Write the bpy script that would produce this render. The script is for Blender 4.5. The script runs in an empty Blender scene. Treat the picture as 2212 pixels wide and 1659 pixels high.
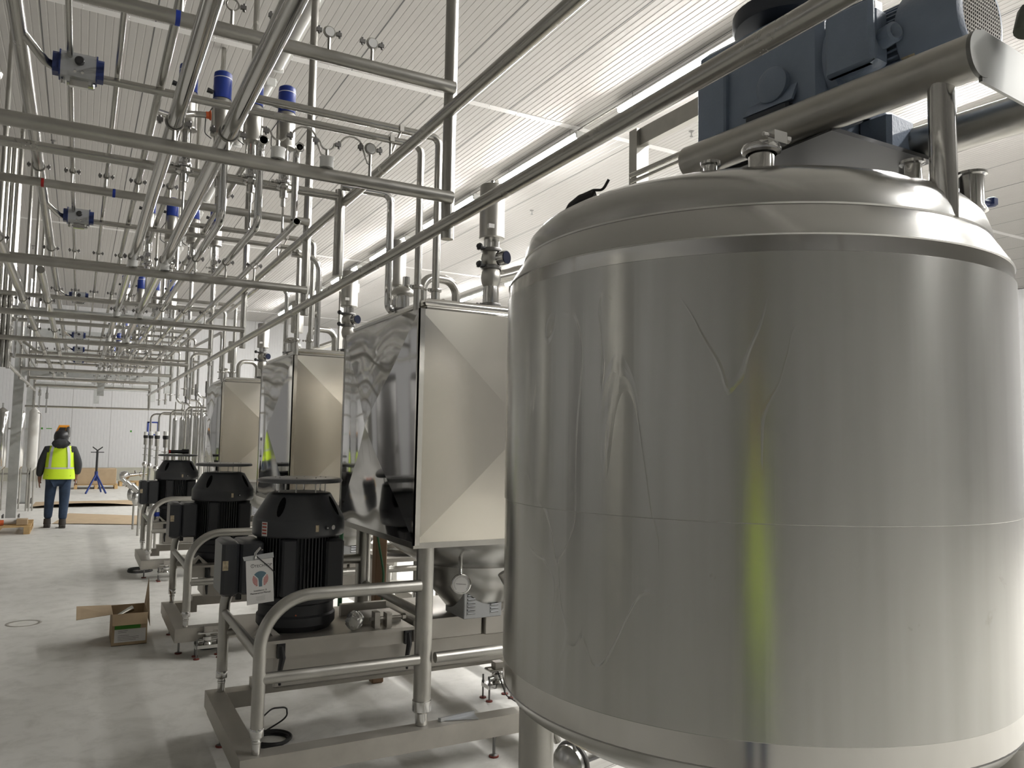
import bpy, math, random
from mathutils import Vector, Matrix
random.seed(7)
S = bpy.context.scene
COL = S.collection
PI = math.pi

# ---------------------------------------------------------------- camera, world, exposure
F_PX = 1700.0
cam = bpy.data.cameras.new('camera')
cam.sensor_fit = 'HORIZONTAL'; cam.sensor_width = 36.0
cam.lens = F_PX / 2212.0 * 36.0
cam.clip_start = 0.05; cam.clip_end = 200
cam_o = bpy.data.objects.new('camera', cam); COL.objects.link(cam_o)
RW = Matrix(((0.8762602481, -0.0507057994, -0.4791627067),
             (-0.4815343474, -0.0568478049, -0.8745816139),
             (0.0171070118, 0.9970944032, -0.0742300557)))
cam_o.matrix_world = Matrix.Translation((0, 0, 1.65)) @ RW.to_4x4()
S.camera = cam_o
S.view_settings.view_transform = 'Standard'
S.view_settings.look = 'None'
S.view_settings.gamma = 1.0
S.view_settings.use_curve_mapping = False
S.view_settings.exposure = 0.0
S.cycles.max_bounces = 10
S.cycles.diffuse_bounces = 5
S.cycles.glossy_bounces = 5
S.cycles.sample_clamp_indirect = 6.0
W = bpy.data.worlds.new('world'); S.world = W; W.use_nodes = True
W.node_tree.nodes['Background'].inputs[0].default_value = (0.9, 0.93, 1.0, 1)
W.node_tree.nodes['Background'].inputs[1].default_value = 0.0
LIGHT_ON = 250.0      # radiance of the lit tubes
LIGHT_COL = (1.0, 0.985, 0.96)

# ---------------------------------------------------------------- materials
MATS = {}
def mat(name, color, rough=0.5, metal=0.0, noise=0.0, nscale=8.0, bump=0.0, bscale=40.0, rvar=0.0,
        stretch=None, emit=None, estr=0.0, alpha=1.0, trans=0.0, spec=0.5, coat=0.0, aniso=0.0):
    m = bpy.data.materials.new(name); m.use_nodes = True
    nt = m.node_tree; b = nt.nodes['Principled BSDF']
    b.inputs['Base Color'].default_value = (*color, 1)
    b.inputs['Roughness'].default_value = rough
    b.inputs['Metallic'].default_value = metal
    b.inputs['Specular IOR Level'].default_value = spec
    b.inputs['Coat Weight'].default_value = coat
    b.inputs['Anisotropic'].default_value = aniso
    if trans: b.inputs['Transmission Weight'].default_value = trans
    if alpha < 1: b.inputs['Alpha'].default_value = alpha
    if emit:
        b.inputs['Emission Color'].default_value = (*emit, 1); b.inputs['Emission Strength'].default_value = estr
    if noise or bump or rvar:
        tc = nt.nodes.new('ShaderNodeTexCoord'); mp = nt.nodes.new('ShaderNodeMapping')
        nt.links.new(tc.outputs['Object'], mp.inputs['Vector'])
        if stretch: mp.inputs['Scale'].default_value = stretch
    if noise or rvar:
        n = nt.nodes.new('ShaderNodeTexNoise'); n.inputs['Scale'].default_value = nscale
        n.inputs['Detail'].default_value = 6; n.inputs['Roughness'].default_value = 0.6
        nt.links.new(mp.outputs[0], n.inputs['Vector'])
        if noise:
            r = nt.nodes.new('ShaderNodeMapRange')
            r.inputs['From Min'].default_value = 0.3; r.inputs['From Max'].default_value = 0.7
            r.inputs['To Min'].default_value = 1 - noise; r.inputs['To Max'].default_value = 1 + noise
            nt.links.new(n.outputs['Fac'], r.inputs['Value'])
            mx = nt.nodes.new('ShaderNodeVectorMath'); mx.operation = 'SCALE'
            mx.inputs[0].default_value = color
            nt.links.new(r.outputs[0], mx.inputs['Scale']); nt.links.new(mx.outputs[0], b.inputs['Base Color'])
        if rvar:
            r = nt.nodes.new('ShaderNodeMapRange')
            r.inputs['From Min'].default_value = 0.3; r.inputs['From Max'].default_value = 0.7
            r.inputs['To Min'].default_value = rough - rvar; r.inputs['To Max'].default_value = rough + rvar
            nt.links.new(n.outputs['Fac'], r.inputs['Value']); nt.links.new(r.outputs[0], b.inputs['Roughness'])
    if bump:
        n2 = nt.nodes.new('ShaderNodeTexNoise'); n2.inputs['Scale'].default_value = bscale; n2.inputs['Detail'].default_value = 4
        nt.links.new(mp.outputs[0], n2.inputs['Vector'])
        bp = nt.nodes.new('ShaderNodeBump'); bp.inputs['Strength'].default_value = bump; bp.inputs['Distance'].default_value = 0.01
        nt.links.new(n2.outputs['Fac'], bp.inputs['Height']); nt.links.new(bp.outputs[0], b.inputs['Normal'])
    MATS[name] = m
    return m
STEEL = (0.60, 0.58, 0.54)
mat('steel_pipe', (0.47, 0.46, 0.43), 0.24, 1, noise=0.05, rvar=0.05, nscale=6)
mat('steel_bright', (0.62, 0.615, 0.60), 0.13, 1, rvar=0.03, nscale=5)
mat('steel_frame', (0.43, 0.42, 0.39), 0.36, 1, noise=0.08, rvar=0.06, nscale=9)
mat('steel_beam', (0.42, 0.40, 0.36), 0.5, 0.75, noise=0.10, rvar=0.08, nscale=7)
mat('steel_plate', (0.44, 0.42, 0.385), 0.45, 0.8, noise=0.08, rvar=0.08, nscale=5)
mat('mirror_sheet', (0.66, 0.66, 0.66), 0.07, 1)
mat('brushed_sheet', (0.60, 0.57, 0.51), 0.24, 1, rvar=0.02, nscale=3, stretch=(1, 1, 0.3))
mat('tank_bare', (0.62, 0.61, 0.58), 0.13, 1)
mat('tank_dome', (0.52, 0.515, 0.50), 0.25, 1)
mat('steel_dark', (0.22, 0.215, 0.21), 0.4, 1)
mat('galvanised', (0.46, 0.47, 0.46), 0.5, 0.6, noise=0.12, nscale=6)
mat('motor_black', (0.036, 0.038, 0.042), 0.36, 0, noise=0.08)
mat('cap_grey', (0.085, 0.088, 0.092), 0.28, 0)
mat('end_sheet', (0.20, 0.20, 0.19), 0.42, 0.9)
mat('dark_plate', (0.05, 0.05, 0.052), 0.5, 0.3)
mat('void', (0.0015, 0.0015, 0.002), 0.9, spec=0.1)
mat('motor_fins', (0.014, 0.015, 0.018), 0.5, 0)
mat('gear_blue', (0.19, 0.235, 0.31), 0.35, 0, noise=0.08, bump=0.15, bscale=120)  # blue-grey paint, base lightened and blued to carry lens glare haze
mat('gear_dark', (0.02, 0.025, 0.035), 0.5)
mat('valve_blue', (0.012, 0.035, 0.23), 0.3)
mat('deep_blue', (0.015, 0.03, 0.12), 0.4)
mat('aluminium', (0.42, 0.43, 0.44), 0.42, 0.7)
mat('black_plastic', (0.012, 0.012, 0.013), 0.45)
mat('rubber', (0.02, 0.02, 0.02), 0.65)
mat('white_plastic', (0.72, 0.72, 0.70), 0.4)
mat('fixture_body', (0.62, 0.62, 0.60), 0.35)
mat('diffuser_off', (0.55, 0.55, 0.53), 0.25)
mat('tube_lit', (0.9, 0.9, 0.9), 0.4, emit=LIGHT_COL, estr=LIGHT_ON)
mat('red_tape', (0.35, 0.01, 0.008), 0.5)
mat('blue_tape', (0.005, 0.03, 0.28), 0.5)
mat('orange_rubber', (0.50, 0.09, 0.02), 0.5)
mat('green_tape', (0.05, 0.22, 0.02), 0.5)
mat('green_hose', (0.01, 0.10, 0.035), 0.4)
mat('rust_red', (0.16, 0.03, 0.02), 0.7)
mat('cardboard', (0.38, 0.285, 0.18), 0.85, noise=0.08, nscale=5)
mat('cardboard_in', (0.16, 0.10, 0.055), 0.9)
mat('wood', (0.50, 0.34, 0.16), 0.75, noise=0.15, nscale=9, stretch=(1, 6, 6))
mat('paper', (0.62, 0.61, 0.59), 0.6)
mat('ink', (0.03, 0.03, 0.035), 0.6)
mat('ink_red', (0.42, 0.07, 0.05), 0.6)
mat('ink_teal', (0.09, 0.16, 0.20), 0.6)
mat('label_green', (0.05, 0.24, 0.02), 0.6)
mat('brass', (0.45, 0.36, 0.20), 0.3, 1)
mat('gold_label', (0.42, 0.35, 0.24), 0.5, 0.3, noise=0.3, nscale=60)
mat('white_wall', (0.60, 0.60, 0.605), 0.55, noise=0.02)
mat('joint_grey', (0.36, 0.355, 0.35), 0.6)
mat('trim_white', (0.68, 0.67, 0.66), 0.4)
mat('concrete_curb', (0.42, 0.41, 0.34), 0.8, noise=0.06, nscale=2)
mat('vest_yellow', (0.62, 0.85, 0.02), 0.6, bump=0.5, bscale=9)
mat('reflective', (0.55, 0.56, 0.56), 0.4)
mat('hoodie', (0.035, 0.037, 0.04), 0.9, bump=0.5, bscale=12)
mat('jeans', (0.025, 0.045, 0.085), 0.85, noise=0.25, nscale=7, bump=0.4, bscale=14)
mat('boot', (0.04, 0.035, 0.03), 0.6)
mat('skin', (0.30, 0.15, 0.10), 0.55)
mat('helmet_orange', (0.75, 0.30, 0.02), 0.35)
mat('helmet_black', (0.02, 0.02, 0.022), 0.35)
mat('glass_dark', (0.01, 0.015, 0.04), 0.08, coat=0.5)
mat('clear_plastic', (0.8, 0.8, 0.78), 0.12, trans=0.85, bump=0.8, bscale=14)
mat('pvc_white', (0.66, 0.65, 0.62), 0.4)
mat('hivis_label', (0.6, 0.75, 0.05), 0.6)
mat('jack_blue', (0.01, 0.03, 0.16), 0.4)
mat('tarp', (0.10, 0.11, 0.09), 0.7, bump=0.6, bscale=10)
mat('brown_tube', (0.19, 0.115, 0.065), 0.7)

def film_mat():
    # translucent protective film stuck on the steel shell, with creases and smudges
    m = bpy.data.materials.new('film'); m.use_nodes = True; nt = m.node_tree
    b = nt.nodes['Principled BSDF']
    tc = nt.nodes.new('ShaderNodeTexCoord')
    mp = nt.nodes.new('ShaderNodeMapping'); mp.inputs['Scale'].default_value = (9, 9, 0.45)
    n = nt.nodes.new('ShaderNodeTexNoise'); n.inputs['Scale'].default_value = 2.2; n.inputs['Detail'].default_value = 5
    nt.links.new(tc.outputs['Object'], mp.inputs[0]); nt.links.new(mp.outputs[0], n.inputs['Vector'])
    cr = nt.nodes.new('ShaderNodeValToRGB')
    cr.color_ramp.elements[0].position = 0.3; cr.color_ramp.elements[0].color = (0.51, 0.505, 0.48, 1)
    cr.color_ramp.elements[1].position = 0.7; cr.color_ramp.elements[1].color = (0.58, 0.575, 0.55, 1)
    nt.links.new(n.outputs['Fac'], cr.inputs[0])
    # small dark smudges
    n3 = nt.nodes.new('ShaderNodeTexNoise'); n3.inputs['Scale'].default_value = 7; n3.inputs['Detail'].default_value = 9
    n3.inputs['Roughness'].default_value = 0.72; n3.inputs['Distortion'].default_value = 0.6
    nt.links.new(tc.outputs['Object'], n3.inputs['Vector'])
    c3 = nt.nodes.new('ShaderNodeValToRGB')
    c3.color_ramp.elements[0].position = 0.66; c3.color_ramp.elements[0].color = (1, 1, 1, 1)
    c3.color_ramp.elements[1].position = 0.74; c3.color_ramp.elements[1].color = (0.74, 0.73, 0.70, 1)
    nt.links.new(n3.outputs['Fac'], c3.inputs[0])
    mx = nt.nodes.new('ShaderNodeMixRGB'); mx.blend_type = 'MULTIPLY'; mx.inputs[0].default_value = 1
    nt.links.new(cr.outputs[0], mx.inputs[1]); nt.links.new(c3.outputs[0], mx.inputs[2])
    nt.links.new(mx.outputs[0], b.inputs['Base Color'])
    b.inputs['Metallic'].default_value = 0.85
    b.inputs['Roughness'].default_value = 0.25
    b.inputs['Anisotropic'].default_value = 0.8; b.inputs['Anisotropic Rotation'].default_value = 0.25
    tg = nt.nodes.new('ShaderNodeTangent'); tg.direction_type = 'RADIAL'; tg.axis = 'Z'
    nt.links.new(tg.outputs[0], b.inputs['Tangent'])
    b.inputs['Coat Weight'].default_value = 0.12; b.inputs['Coat Roughness'].default_value = 0.18
    # long creases
    mp2 = nt.nodes.new('ShaderNodeMapping'); mp2.inputs['Scale'].default_value = (1.6, 1.6, 0.7)
    n2 = nt.nodes.new('ShaderNodeTexNoise'); n2.inputs['Scale'].default_value = 2.4; n2.inputs['Detail'].default_value = 1.5; n2.inputs['Distortion'].default_value = 0.7
    nt.links.new(tc.outputs['Object'], mp2.inputs[0]); nt.links.new(mp2.outputs[0], n2.inputs['Vector'])
    c2 = nt.nodes.new('ShaderNodeValToRGB'); e = c2.color_ramp.elements
    e[0].position = 0.494; e[0].color = (0, 0, 0, 1); e[1].position = 0.506; e[1].color = (0, 0, 0, 1)
    k = e.new(0.5); k.color = (1, 1, 1, 1)
    nt.links.new(n2.outputs['Fac'], c2.inputs[0])
    n4 = nt.nodes.new('ShaderNodeTexNoise'); n4.inputs['Scale'].default_value = 1.1
    nt.links.new(tc.outputs['Object'], n4.inputs['Vector'])
    c4 = nt.nodes.new('ShaderNodeMapRange'); c4.inputs['From Min'].default_value = 0.56; c4.inputs['From Max'].default_value = 0.66
    nt.links.new(n4.outputs['Fac'], c4.inputs['Value'])
    ml = nt.nodes.new('ShaderNodeMath'); ml.operation = 'MULTIPLY'
    nt.links.new(c2.outputs[0], ml.inputs[0]); nt.links.new(c4.outputs[0], ml.inputs[1])
    mp5 = nt.nodes.new('ShaderNodeMapping'); mp5.inputs['Scale'].default_value = (16, 16, 0.25)
    n5 = nt.nodes.new('ShaderNodeTexNoise'); n5.inputs['Scale'].default_value = 1.6; n5.inputs['Detail'].default_value = 3
    nt.links.new(tc.outputs['Object'], mp5.inputs[0]); nt.links.new(mp5.outputs[0], n5.inputs['Vector'])
    ad = nt.nodes.new('ShaderNodeMath'); ad.operation = 'MULTIPLY_ADD'; ad.inputs[1].default_value = 0.22
    nt.links.new(n5.outputs['Fac'], ad.inputs[0]); nt.links.new(ml.outputs[0], ad.inputs[2])
    bp = nt.nodes.new('ShaderNodeBump'); bp.inputs['Strength'].default_value = 0.5; bp.inputs['Distance'].default_value = 0.003
    nt.links.new(ad.outputs[0], bp.inputs['Height']); nt.links.new(bp.outputs[0], b.inputs['Normal'])
    MATS['film'] = m
film_mat()

def floor_mat():
    m = bpy.data.materials.new('floor_concrete'); m.use_nodes = True; nt = m.node_tree
    b = nt.nodes['Principled BSDF']
    tc = nt.nodes.new('ShaderNodeTexCoord')
    def nz(sc, det, r=0.6, dist=0.0):
        n = nt.nodes.new('ShaderNodeTexNoise'); n.inputs['Scale'].default_value = sc; n.inputs['Detail'].default_value = det
        n.inputs['Roughness'].default_value = r; n.inputs['Distortion'].default_value = dist
        nt.links.new(tc.outputs['Object'], n.inputs['Vector']); return n
    a = nz(0.55, 5, 0.62); c = nz(5, 6, 0.7, 0.4); d = nz(90, 2)
    cr = nt.nodes.new('ShaderNodeValToRGB')
    cr.color_ramp.elements[0].position = 0.32; cr.color_ramp.elements[0].color = (0.55, 0.54, 0.51, 1)
    cr.color_ramp.elements[1].position = 0.68; cr.color_ramp.elements[1].color = (0.61, 0.60, 0.565, 1)
    nt.links.new(a.outputs['Fac'], cr.inputs[0])
    c2 = nt.nodes.new('ShaderNodeValToRGB')
    c2.color_ramp.elements[0].position = 0.30; c2.color_ramp.elements[0].color = (0.80, 0.80, 0.79, 1)
    c2.color_ramp.elements[1].position = 0.55; c2.color_ramp.elements[1].color = (1, 1, 1, 1)
    nt.links.new(c.outputs['Fac'], c2.inputs[0])
    mx = nt.nodes.new('ShaderNodeMixRGB'); mx.blend_type = 'MULTIPLY'; mx.inputs[0].default_value = 1
    nt.links.new(cr.outputs[0], mx.inputs[1]); nt.links.new(c2.outputs[0], mx.inputs[2])
    nt.links.new(mx.outputs[0], b.inputs['Base Color'])
    b.inputs['Roughness'].default_value = 0.55; b.inputs['Specular IOR Level'].default_value = 0.35
    bp = nt.nodes.new('ShaderNodeBump'); bp.inputs['Strength'].default_value = 0.12; bp.inputs['Distance'].default_value = 0.003
    nt.links.new(d.outputs['Fac'], bp.inputs['Height']); nt.links.new(bp.outputs[0], b.inputs['Normal'])
    MATS['floor_concrete'] = m
floor_mat()
mat('ceiling_panel', (0.455, 0.442, 0.425), 0.55, 0, noise=0.015, nscale=1.5, spec=0.25)
mat('ceiling_joint', (0.10, 0.10, 0.10), 0.6)

# ---------------------------------------------------------------- mesh builder
class MB:
    def __init__(s): s.v = []; s.f = []
    def add(s, vs, fs):
        o = len(s.v); s.v += [tuple(p) for p in vs]; s.f += [tuple(i + o for i in f) for f in fs]
    def box(s, lo, hi, rot=None, ctr=None):
        x0, y0, z0 = lo; x1, y1, z1 = hi
        vs = [Vector(p) for p in ((x0,y0,z0),(x1,y0,z0),(x1,y1,z0),(x0,y1,z0),(x0,y0,z1),(x1,y0,z1),(x1,y1,z1),(x0,y1,z1))]
        if rot is not None:
            c = Vector(ctr) if ctr is not None else (Vector(lo) + Vector(hi)) / 2
            vs = [rot @ (p - c) + c for p in vs]
        s.add(vs, ((0,3,2,1),(4,5,6,7),(0,1,5,4),(1,2,6,5),(2,3,7,6),(3,0,4,7)))
        return s
    def cbox(s, lo, hi, b=0.01, rot=None):
        # box with chamfered vertical and horizontal edges
        lo = Vector(lo); hi = Vector(hi); c = (lo + hi) / 2; h = (hi - lo) / 2
        b = min(b, h.x * .9, h.y * .9, h.z * .9)
        rings = []
        def ring(hx, hy, z, k):
            return [(hx - k, -hy), (hx, -hy + k), (hx, hy - k), (hx - k, hy), (-hx + k, hy), (-hx, hy - k), (-hx, -hy + k), (-hx + k, -hy)], z
        for (dx, z) in ((b, -h.z), (0, -h.z + b), (0, h.z - b), (b, h.z)):
            r, zz = ring(h.x - dx, h.y - dx, z, b); rings.append([Vector((p[0], p[1], zz)) for p in r])
        vs = [p for r in rings for p in r]
        if rot is not None: vs = [rot @ p for p in vs]
        vs = [p + c for p in vs]
        fs = []
        for i in range(3):
            for j in range(8):
                a = i * 8 + j; d = i * 8 + (j + 1) % 8
                fs.append((a, d, d + 8, a + 8))
        fs.append(tuple(range(7, -1, -1))); fs.append(tuple(range(24, 32)))
        s.add(vs, fs); return s
    def tube(s, pts, r, seg=12, bend=0.0, caps=True, bseg=5, closed=False):
        P = [Vector(p) for p in pts]
        if bend and len(P) > 2:
            Q = [P[0]]
            for i in range(1, len(P) - 1):
                a, b, c = P[i-1], P[i], P[i+1]
                u = (a - b); w = (c - b); lu, lw = u.length, w.length
                if lu < 1e-6 or lw < 1e-6: continue
                u /= lu; w /= lw
                ang = u.angle(w)
                if ang > 3.05: Q.append(b); continue
                d = min(bend / math.tan(ang / 2), lu * .49, lw * .49)
                p0 = b + u * d; p1 = b + w * d
                rr = d * math.tan(ang / 2)
                cc = b + (u + w).normalized() * (rr / math.sin(ang / 2))
                v0 = p0 - cc; v1 = p1 - cc; th = v0.angle(v1)
                ax = v0.cross(v1).normalized()
                for k in range(bseg + 1):
                    Q.append(cc + Matrix.Rotation(th * k / bseg, 3, ax) @ v0)
            Q.append(P[-1]); P = Q
        n = len(P)
        R = r if isinstance(r, (list, tuple)) else [r] * n
        T = []
        for i in range(n):
            if closed: t = P[(i+1) % n] - P[i-1]
            elif i == 0: t = P[1] - P[0]
            elif i == n - 1: t = P[-1] - P[-2]
            else: t = (P[i+1] - P[i]).normalized() + (P[i] - P[i-1]).normalized()
            T.append(t.normalized())
        ref = Vector((0, 0, 1)) if abs(T[0].z) < 0.9 else Vector((1, 0, 0))
        N = (ref - ref.dot(T[0]) * T[0]).normalized()
        vs = []
        for i in range(n):
            N = (N - N.dot(T[i]) * T[i]).normalized(); B = T[i].cross(N)
            for k in range(seg):
                a = 2 * PI * k / seg
                vs.append(P[i] + (N * math.cos(a) + B * math.sin(a)) * R[i])
        fs = []
        m = n if closed else n - 1
        for i in range(m):
            i2 = (i + 1) % n
            for k in range(seg):
                k2 = (k + 1) % seg
                fs.append((i*seg+k, i*seg+k2, i2*seg+k2, i2*seg+k))
        if caps and not closed:
            fs.append(tuple(range(seg - 1, -1, -1))); fs.append(tuple((n-1)*seg + k for k in range(seg)))
        s.add(vs, fs); return s
    def lathe(s, prof, o, ax=(0, 0, 1), seg=24, caps=True):
        # prof: list of (radius, height along axis)
        A = Vector(ax).normalized(); o = Vector(o)
        ref = Vector((0, 0, 1)) if abs(A.z) < 0.9 else Vector((1, 0, 0))
        N = (ref - ref.dot(A) * A).normalized(); B = A.cross(N)
        vs = []
        for (r, z) in prof:
            for k in range(seg):
                a = 2 * PI * k / seg
                vs.append(o + A * z + (N * math.cos(a) + B * math.sin(a)) * max(r, 1e-5))
        fs = []
        for i in range(len(prof) - 1):
            for k in range(seg):
                k2 = (k + 1) % seg
                fs.append((i*seg+k, i*seg+k2, (i+1)*seg+k2, (i+1)*seg+k))
        if caps:
            fs.append(tuple(range(seg - 1, -1, -1))); fs.append(tuple((len(prof)-1)*seg + k for k in range(seg)))
        s.add(vs, fs); return s
    def ring(s, c, r, t, ax=(0, 1, 0), seg=20, tseg=8):
        A = Vector(ax).normalized(); c = Vector(c)
        ref = Vector((0, 0, 1)) if abs(A.z) < 0.9 else Vector((1, 0, 0))
        N = (ref - ref.dot(A) * A).normalized(); B = A.cross(N)
        s.tube([c + (N * math.cos(2*PI*k/seg) + B * math.sin(2*PI*k/seg)) * r for k in range(seg)], t, tseg, closed=True)
        return s
    def prism(s, poly, a, b):
        # poly: list of 3D points (one face), extruded by vector b-a
        d = Vector(b) - Vector(a); n = len(poly)
        vs = [Vector(p) for p in poly] + [Vector(p) + d for p in poly]
        fs = [tuple(range(n)), tuple(range(2*n-1, n-1, -1))] + [(i, i+n, (i+1) % n + n, (i+1) % n) for i in range(n)]
        s.add(vs, fs); return s
    def mesh(s, name, org, m):
        me = bpy.data.meshes.new(name)
        o = Vector(org)
        me.from_pydata([Vector(p) - o for p in s.v], [], s.f)
        me.materials.append(MATS[m] if isinstance(m, str) else m)
        me.polygons.foreach_set('use_smooth', [True] * len(me.polygons))
        me.validate()
        try: me.set_sharp_from_angle(angle=math.radians(38))
        except Exception: pass
        me.update()
        return me
    def part(s, name, m, parent, label=None, stuff=False):
        root = parent
        while root.parent: root = root.parent
        o = bpy.data.objects.new(name, s.mesh(name, root.location, m)); COL.objects.link(o); o.parent = parent
        if label: o['label'] = label
        if stuff: o['kind'] = 'stuff'
        return o
    def solo(s, name, m, loc, label, cat, group=None):
        o = bpy.data.objects.new(name, s.mesh(name, loc, m)); COL.objects.link(o); o.location = loc
        o['label'] = label; o['category'] = cat
        if group: o['group'] = group
        return o
    def struct(s, name, m):
        o = bpy.data.objects.new(name, s.mesh(name, (0, 0, 0), m)); COL.objects.link(o); o['kind'] = 'structure'
        return o
def thing(name, label, cat, loc, group=None):
    o = bpy.data.objects.new(name, None); COL.objects.link(o); o.location = loc
    o.empty_display_size = 0.1
    o['label'] = label; o['category'] = cat
    if group: o['group'] = group
    return o
def copy_tree(o, parent=None):
    c = o.copy(); COL.objects.link(c)
    if parent: c.parent = parent
    for ch in list(o.children): copy_tree(ch, c)
    return c
def dup(root, d, label, group=None):
    c = copy_tree(root); c.location = Vector(root.location) + Vector(d); c['label'] = label
    if group: c['group'] = group; root['group'] = group
    return c
def text_mb(txt, size, org, ux, uy, extr=0.0006, align='LEFT'):
    # lettering turned to a mesh, laid out from org along ux (reading direction) and uy (up)
    cu = bpy.data.curves.new('t', 'FONT'); cu.body = txt; cu.size = size; cu.extrude = extr; cu.align_x = align
    to = bpy.data.objects.new('t', cu); COL.objects.link(to)
    dg = bpy.context.evaluated_depsgraph_get(); me = bpy.data.meshes.new_from_object(to.evaluated_get(dg))
    mb = MB(); ux = Vector(ux).normalized(); uy = Vector(uy).normalized(); uz = ux.cross(uy)
    mb.add([Vector(org) + ux * v.co.x + uy * v.co.y + uz * v.co.z for v in me.vertices], [tuple(p.vertices) for p in me.polygons])
    bpy.data.objects.remove(to); bpy.data.curves.remove(cu); bpy.data.meshes.remove(me)
    return mb
def triclamp(mb, c, r, ax=(0, 0, 1), t=0.006):
    A = Vector(ax).normalized(); c = Vector(c)
    mb.lathe([(r, -0.012), (r + 0.011, -0.009), (r + 0.013, 0), (r + 0.011, 0.009), (r, 0.012)], c, ax, 20, caps=False)
    side = A.cross(Vector((0, 1, 0.3))).normalized()
    p = c + side * (r + 0.012)
    mb.box(p - Vector((.008, .006, .009)), p + Vector((.008, .006, .009)))
    mb.tube([p, p + side * 0.022], 0.004, 6)
    mb.lathe([(0.007, 0), (0.009, 0.006), (0.006, 0.014)], p + side * 0.018, side, 8)

# ================================================================ ROOM
X0, X1, Y0, Y1, ZC = -12.0, 24.0, -15.0, 33.0, 6.4
MB().box((X0, Y0, -0.2), (X1, Y1, 0)).struct('floor', 'floor_concrete')
def ribbed(name, axis, a0, a1, fn, pitch=0.083, joint=1.16, mname='ceiling_panel', j0=0.0):
    # a sheet with shallow ribs; fn(a, depth, end) -> 3D point
    prof = []; k = int((a1 - a0) / pitch)
    for i in range(k):
        a = a0 + i * pitch
        g = 0.0035
        prof += [(a, 0), (a + pitch * .80, 0), (a + pitch * .84, g), (a + pitch * .96, g)]
    vs = []; fs = []
    for (a, d) in prof: vs += [fn(a, d, 0), fn(a, d, 1)]
    for i in range(len(prof) - 1): fs.append((2*i, 2*i+1, 2*i+3, 2*i+2))
    mb = MB(); mb.add(vs, fs)
    return mb.struct(name, mname)
ribbed('ceiling', 0, X0, X1, lambda a, d, e: (a, Y1 if e else Y0, ZC + d))
jb = MB(); x = -11.015
while x < X1:
    jb.box((x - 0.006, Y0, ZC - 0.0015), (x + 0.006, Y1, ZC + 0.002)); x += 1.155
jb.struct('trim_1', 'ceiling_joint')
def strip(y, n):
    mb = MB(); mb.box((X0, y - 0.06, ZC - 0.006), (X1, y + 0.06, ZC + 0.001))
    x = X0 + .3
    while x < X1:
        for dy in (-.035, .035): mb.lathe([(0.008, -0.012), (0.010, -0.006)], (x, y + dy, ZC), (0, 0, 1), 6)
        x += 0.46
    mb.struct('trim_%d' % n, 'trim_white')
strip(9.7, 2); strip(20.1, 3); strip(-0.8, 4); strip(30.4, 5)
ribbed('wall_back', 0, X0, X1, lambda a, d, e: (a, Y1 + d, ZC if e else 0), pitch=0.105, mname='white_wall')
jb = MB(); x = -6.6
while x < X1:
    jb.box((x - 0.008, Y1 - 0.003, 0.4), (x + 0.008, Y1, ZC)); x += 1.27
jb.struct('trim_6', 'joint_grey')
ribbed('wall_left', 1, Y0, Y1, lambda a, d, e: (X0 - d, a, 0 if e else ZC), pitch=0.105, mname='white_wall')
ribbed('wall_right', 1, Y0, Y1, lambda a, d, e: (X1 + d, a, ZC if e else 0), pitch=0.105, mname='white_wall')
ribbed('wall_front', 0, X0, X1, lambda a, d, e: (a, Y0 - d, ZC if e else 0), pitch=0.105, mname='white_wall')
MB().box((X0, Y1 - 0.18, 0), (X1, Y1 - 0.001, 0.47)).struct('baseboard_back', 'concrete_curb')

# ---------------------------------------------------------------- strip lights
def fixture(x, y0, L, lit, label, group):
    t = thing('strip_light', label, 'light', (x, y0 + L / 2, 6.2), group)
    mb = MB(); mb.prism([(x - .045, y0, 6.31), (x + .045, y0, 6.31), (x + .085, y0, 6.285), (x + .085, y0, 6.262), (x - .085, y0, 6.262), (x - .085, y0, 6.285)], (0, y0, 0), (0, y0 + L, 0))
    mb.part('housing', 'fixture_body', t)
    mb = MB(); n = 8
    poly = [(x + .055 * math.cos(PI + PI * k / n), y0 + .02, 6.262 + .05 * math.sin(PI + PI * k / n)) for k in range(n + 1)]
    mb.prism(poly, (0, y0 + .02, 0), (0, y0 + L - .02, 0))
    mb.part('diffuser', 'tube_lit' if lit else 'diffuser_off', t, 'glowing white diffuser' if lit else None)
    for yy in (y0 - .01, y0 + L + .01):
        MB().cbox((x - .064, yy - .02, 6.195), (x + .064, yy + .02, 6.31), .012).part('end_cap', 'fixture_body', t)
    for yy in (y0 + .25, y0 + L - .25):
        MB().tube([(x, yy, 6.30), (x, yy, ZC)], .006, 6).part('hanger', 'steel_pipe', t)
    return t
for y, lab in ((-4.4, 'lit strip light of the long row, high behind the camera'), (-0.9, 'lit strip light of the long row, above the mixer tank and out of frame'), (2.6, 'lit strip light of the long row hidden behind the blue mixer drive'),
        (6.1, 'long lit strip light ending at the blue mixer drive disc'), (9.6, 'lit strip light above the cylinder of the tall steel valve'),
        (13.1, 'lit strip light just right of the nearest rack post foot'), (16.65, 'short looking lit strip light left of the nearest rack post foot'),
        (20.15, 'lit strip light crossed by the bent pipe left of the near rack posts'), (23.65, 'lit strip light beside the second rack post, upper one'),
        (27.15, 'lit strip light beside the second rack post, lower one')):
    fixture(6.33, y, 2.45, True, lab, 'lit strip lights on the long ceiling row')
MB().tube([(6.33, -5, 6.34), (6.33, 32.5, 6.34)], .011, 8).solo('conduit', 'steel_pipe', (6.33, 14, 6.34), 'thin grey conduit linking the lit ceiling lights', 'conduit')
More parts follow.
